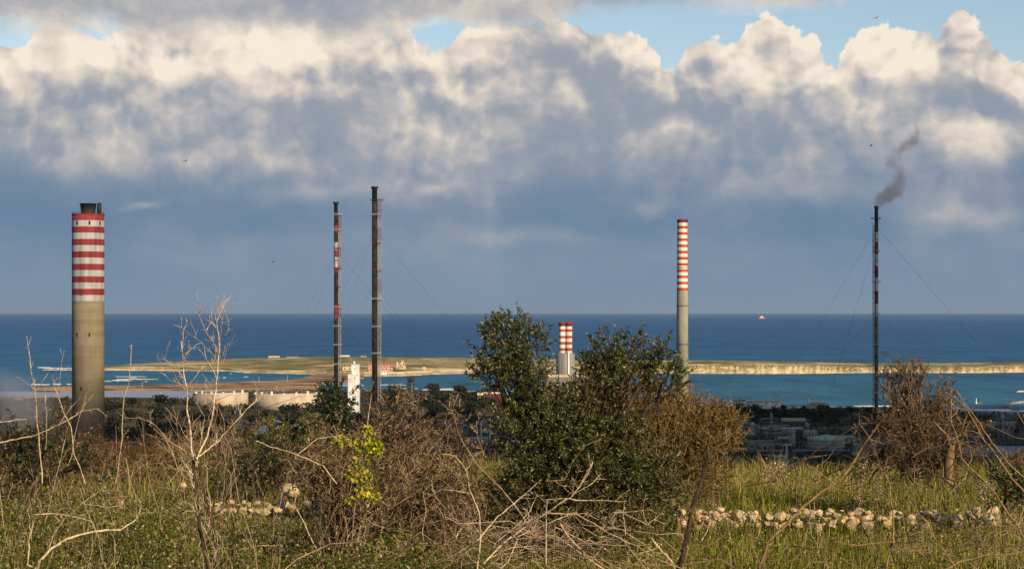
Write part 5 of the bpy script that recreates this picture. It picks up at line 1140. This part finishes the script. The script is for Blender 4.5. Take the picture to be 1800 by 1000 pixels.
for px, D, h, v in [(1302, 1700, 11, None), (1326, 1690, 13, None), (1356, 1660, 12, None), (1386, 1700, 9, None), (1378, 1720, 11, 4), (1402, 1700, 11, None), (1412, 1730, 10, 4), (1424, 1690, 10, None), (1446, 1700, 13, None), (1458, 1690, 10, None), (1476, 1720, 8, None), (1496, 1740, 9, None), (1530, 1730, 10, None), (1560, 1720, 11, None), (1585, 1715, 11, None)]:
    ptree(px, D, h, v, 1.1, RL, RT)
for i in range(46):
    px = g.uniform(1240, 1850); ptree(px, g.uniform(1580, 1730) if px < 1620 else g.uniform(1440, 1590), g.uniform(6, 10) if px < 1620 else g.uniform(4.5, 6.5), None, g.uniform(1.1, 1.6), RL, RT)
ML = 'dark tree in the belt behind the bramble thickets'; MT = 'dark trees between the brambles and the bay'
for i in range(44):
    px = g.uniform(690, 970); ptree(px, g.uniform(1650, 2230), g.uniform(8, 14), None, g.uniform(1.0, 1.5), ML, MT)
LL = 'dark tree on the plain behind the forked sapling'; LT = 'dark trees on the plain at left'
for i in range(48):
    px = g.uniform(185, 620); ptree(px, g.uniform(1330, 1900) if px < 330 else g.uniform(1330, 1700), g.uniform(8, 15), None, g.uniform(1.0, 1.6), LL, LT)
for i in range(20):
    ptree(g.uniform(1290, 1800), g.uniform(1150, 1240), g.uniform(3.5, 6.5), None, 1.3, 'low dark tree among the refinery units', 'low dark trees among the works')
ptree(605, 3180, 14, 4, 1.5, 'lone dark conifer beside the beach house', 'trees on the headland')
# far scrub that reads as one mass
gg = np.random.default_rng(9); n = 26000; px = gg.uniform(-120, 1920, n); y = gg.uniform(1080, 2330, n); x = (px - 900) / F * y
ok = np.array([shore_y(a, b) - b > 30 and mnoise.noise(Vector((a / 60., b / 90., 5))) > -.12 for a, b in zip(x, y)]); x, y = x[ok], y[ok]; n = len(x)
z = np.array([ground_z(a, b) for a, b in zip(x, y)]); s_ = gg.uniform(.8, 2.6, n)
V = []; T = []
for k_ in range(4):
    A = np.stack([x, y, z], 1) + gg.normal(size=(n, 3)) * np.stack([s_ * 1.2, s_ * 1.2, s_ * .15], 1) + np.stack([x * 0, x * 0, s_ * .2], 1)
    v_, t_ = leaves(A, unit_rand(gg, n) + [0, 0, .5], unit_rand(gg, n), s_ * 1.4, s_ * 1.1); T.append(t_ + len(V) * len(v_)); V.append(v_)
o = plant_mesh('scrubland', SCRUBM, None, (np.concatenate(V), np.concatenate(T))); tag(o, kind='stuff')
# ------------------------------------------------------------------ smoke, steam, haze and the cloud that shades the works
def plume(name, D, blobs, color, dens, noise_scale, depth=1.0, thr=(.35, .75), rough=.6, namp=.9):
    """a closed box whose volume is thick only where the smoke is; blobs are (px,py,rx,ry,strength)"""
    k = D / F; x0 = min(b[0] - 2.1 * b[2] for b in blobs); x1 = max(b[0] + 2.1 * b[2] for b in blobs); y0 = min(b[1] - 2.1 * b[3] for b in blobs); y1 = max(b[1] + 2.1 * b[3] for b in blobs)
    dp = max(b[2] for b in blobs) * k * 2.1 * depth; A = P(x0, y1, D); B = P(x1, y0, D); c = Vector(((A[0] + B[0]) / 2, D, (A[2] + B[2]) / 2))
    s = MB(); s.box(A[0] - c.x, B[0] - c.x, -dp, dp, A[2] - c.z, B[2] - c.z)
    m, t, out = new_mat(name + '_volume'); pos = coords(t)
    w = t.v('MULTIPLY', t.v('SUBTRACT', t.noise(pos, noise_scale * .6, 3, .6, col=True), (.5, .5, .5)), (1.1 / noise_scale,) * 3)
    q = t.v('ADD', pos, w)
    g = t.gauss(q, [((P(b[0], b[1], D)[0] - c.x, 0, P(b[0], b[1], D)[2] - c.z), (b[2] * k, b[2] * k * depth, b[3] * k), b[4]) for b in blobs])
    n = t.noise(pos, noise_scale, 6, rough); d = t.step(t.m('ADD', g, t.m('MULTIPLY', t.m('SUBTRACT', n, .5), namp)), *thr)
    d = t.m('MULTIPLY', d, t.step(g, .04, .2))
    v = t.new('ShaderNodeVolumePrincipled'); t.put(v.inputs['Density'], t.m('MULTIPLY', d, dens)); v.inputs['Color'].default_value = (*color, 1); v.inputs['Anisotropy'].default_value = .2
    t.l.new(v.outputs[0], out.inputs['Volume']); o = s.build(name, m); o.location = c; tag(o, kind='stuff'); return o
plume('smoke', 1700, [(1544, 360, 7, 9, 1.2), (1548, 350, 11, 12, 1.1), (1560, 344, 14, 13, 1.0), (1570, 338, 16, 14, 1.0), (1580, 328, 11, 15, 1.0), (1584, 312, 9, 12, .95), (1563, 286, 10, 8, .85), (1578, 276, 12, 10, .8), (1584, 298, 8, 9, .8), (1572, 293, 8, 7, .8), (1584, 262, 14, 7, .85), (1598, 252, 14, 8, .9), (1609, 244, 10, 10, .95), (1613, 230, 7, 9, .9), (1610, 218, 6, 6, .75)], (.40, .37, .37), .085, .17, thr=(.28, 1.1), rough=.75, namp=2.7)
plume('steam', 1500, [(10, 700, 60, 36, 1.0), (65, 718, 34, 22, .7), (-50, 690, 70, 50, 1.0), (-10, 730, 70, 24, .9)], (.80, .82, .90), .015, .03, thr=(.1, 1.3))
plume('steam', 1450, [(421, 760, 5, 10, 1.0), (420, 742, 6, 14, 1.0), (418, 722, 6, 14, .8), (416, 704, 5, 10, .5)], (.9, .9, .92), .11, .25, thr=(.2, .9))
plume('steam', 1420, [(882, 740, 8, 8, 1.0), (889, 748, 8, 9, .9), (896, 758, 5, 6, .6)], (.85, .86, .92), .12, .25, thr=(.25, .8))
plume('steam', 1690, [(1551, 618, 5, 4, 1.0), (1558, 621, 7, 5, .8), (1567, 622, 5, 4, .5)], (.85, .86, .9), .28, .3, thr=(.25, .8))

# unseen cloud added behind the camera, shaped to shade works and spare towers
def shade_from(px, D, z=6.0, up=1500.0):
    p = Vector(P(px, 0, D)); p.z = z; return p + SUN * ((up - z) / SUN.z)
rng = random.Random(12); s = MB()
cells = []
for D in range(1040, 1700, 80):
    for px in range(380, 2160, 110):
        if px < 760 and D > 1500: continue
        if px < 1250 and D > 1640: continue
        cells.append((px + rng.uniform(-30, 30), D + rng.uniform(-25, 25), 52))
for D in range(1700, 1930, 60):
    for px in range(1250, 2200, 100): cells.append((px + rng.uniform(-20, 20), D + rng.uniform(-15, 15), 46))
for px, D, r in cells:
    c = shade_from(px, D); r *= rng.uniform(.95, 1.35); s.blob((c.x, c.y, c.z + rng.uniform(0, r * .5)), (r, r, r * rng.uniform(.6, 1.1)), 12, 8, 0, .12, rng)
m, t, out = new_mat('cloud_white'); bsdf(t, out, (.85, .85, .86), 1.0, None, 0)
tag(s.build('shade_cloud', m), kind='stuff')
m, t, out = new_mat('haze_air'); v = t.new('ShaderNodeVolumePrincipled'); v.inputs['Density'].default_value = 8.5e-6; v.inputs['Color'].default_value = (.66, .82, 1.0, 1); v.inputs['Anisotropy'].default_value = .3
t.l.new(v.outputs[0], out.inputs['Volume'])
s = MB(); s.box(-70000, 70000, -400, 91000, -7, 260); tag(s.build('haze', m), kind='stuff')
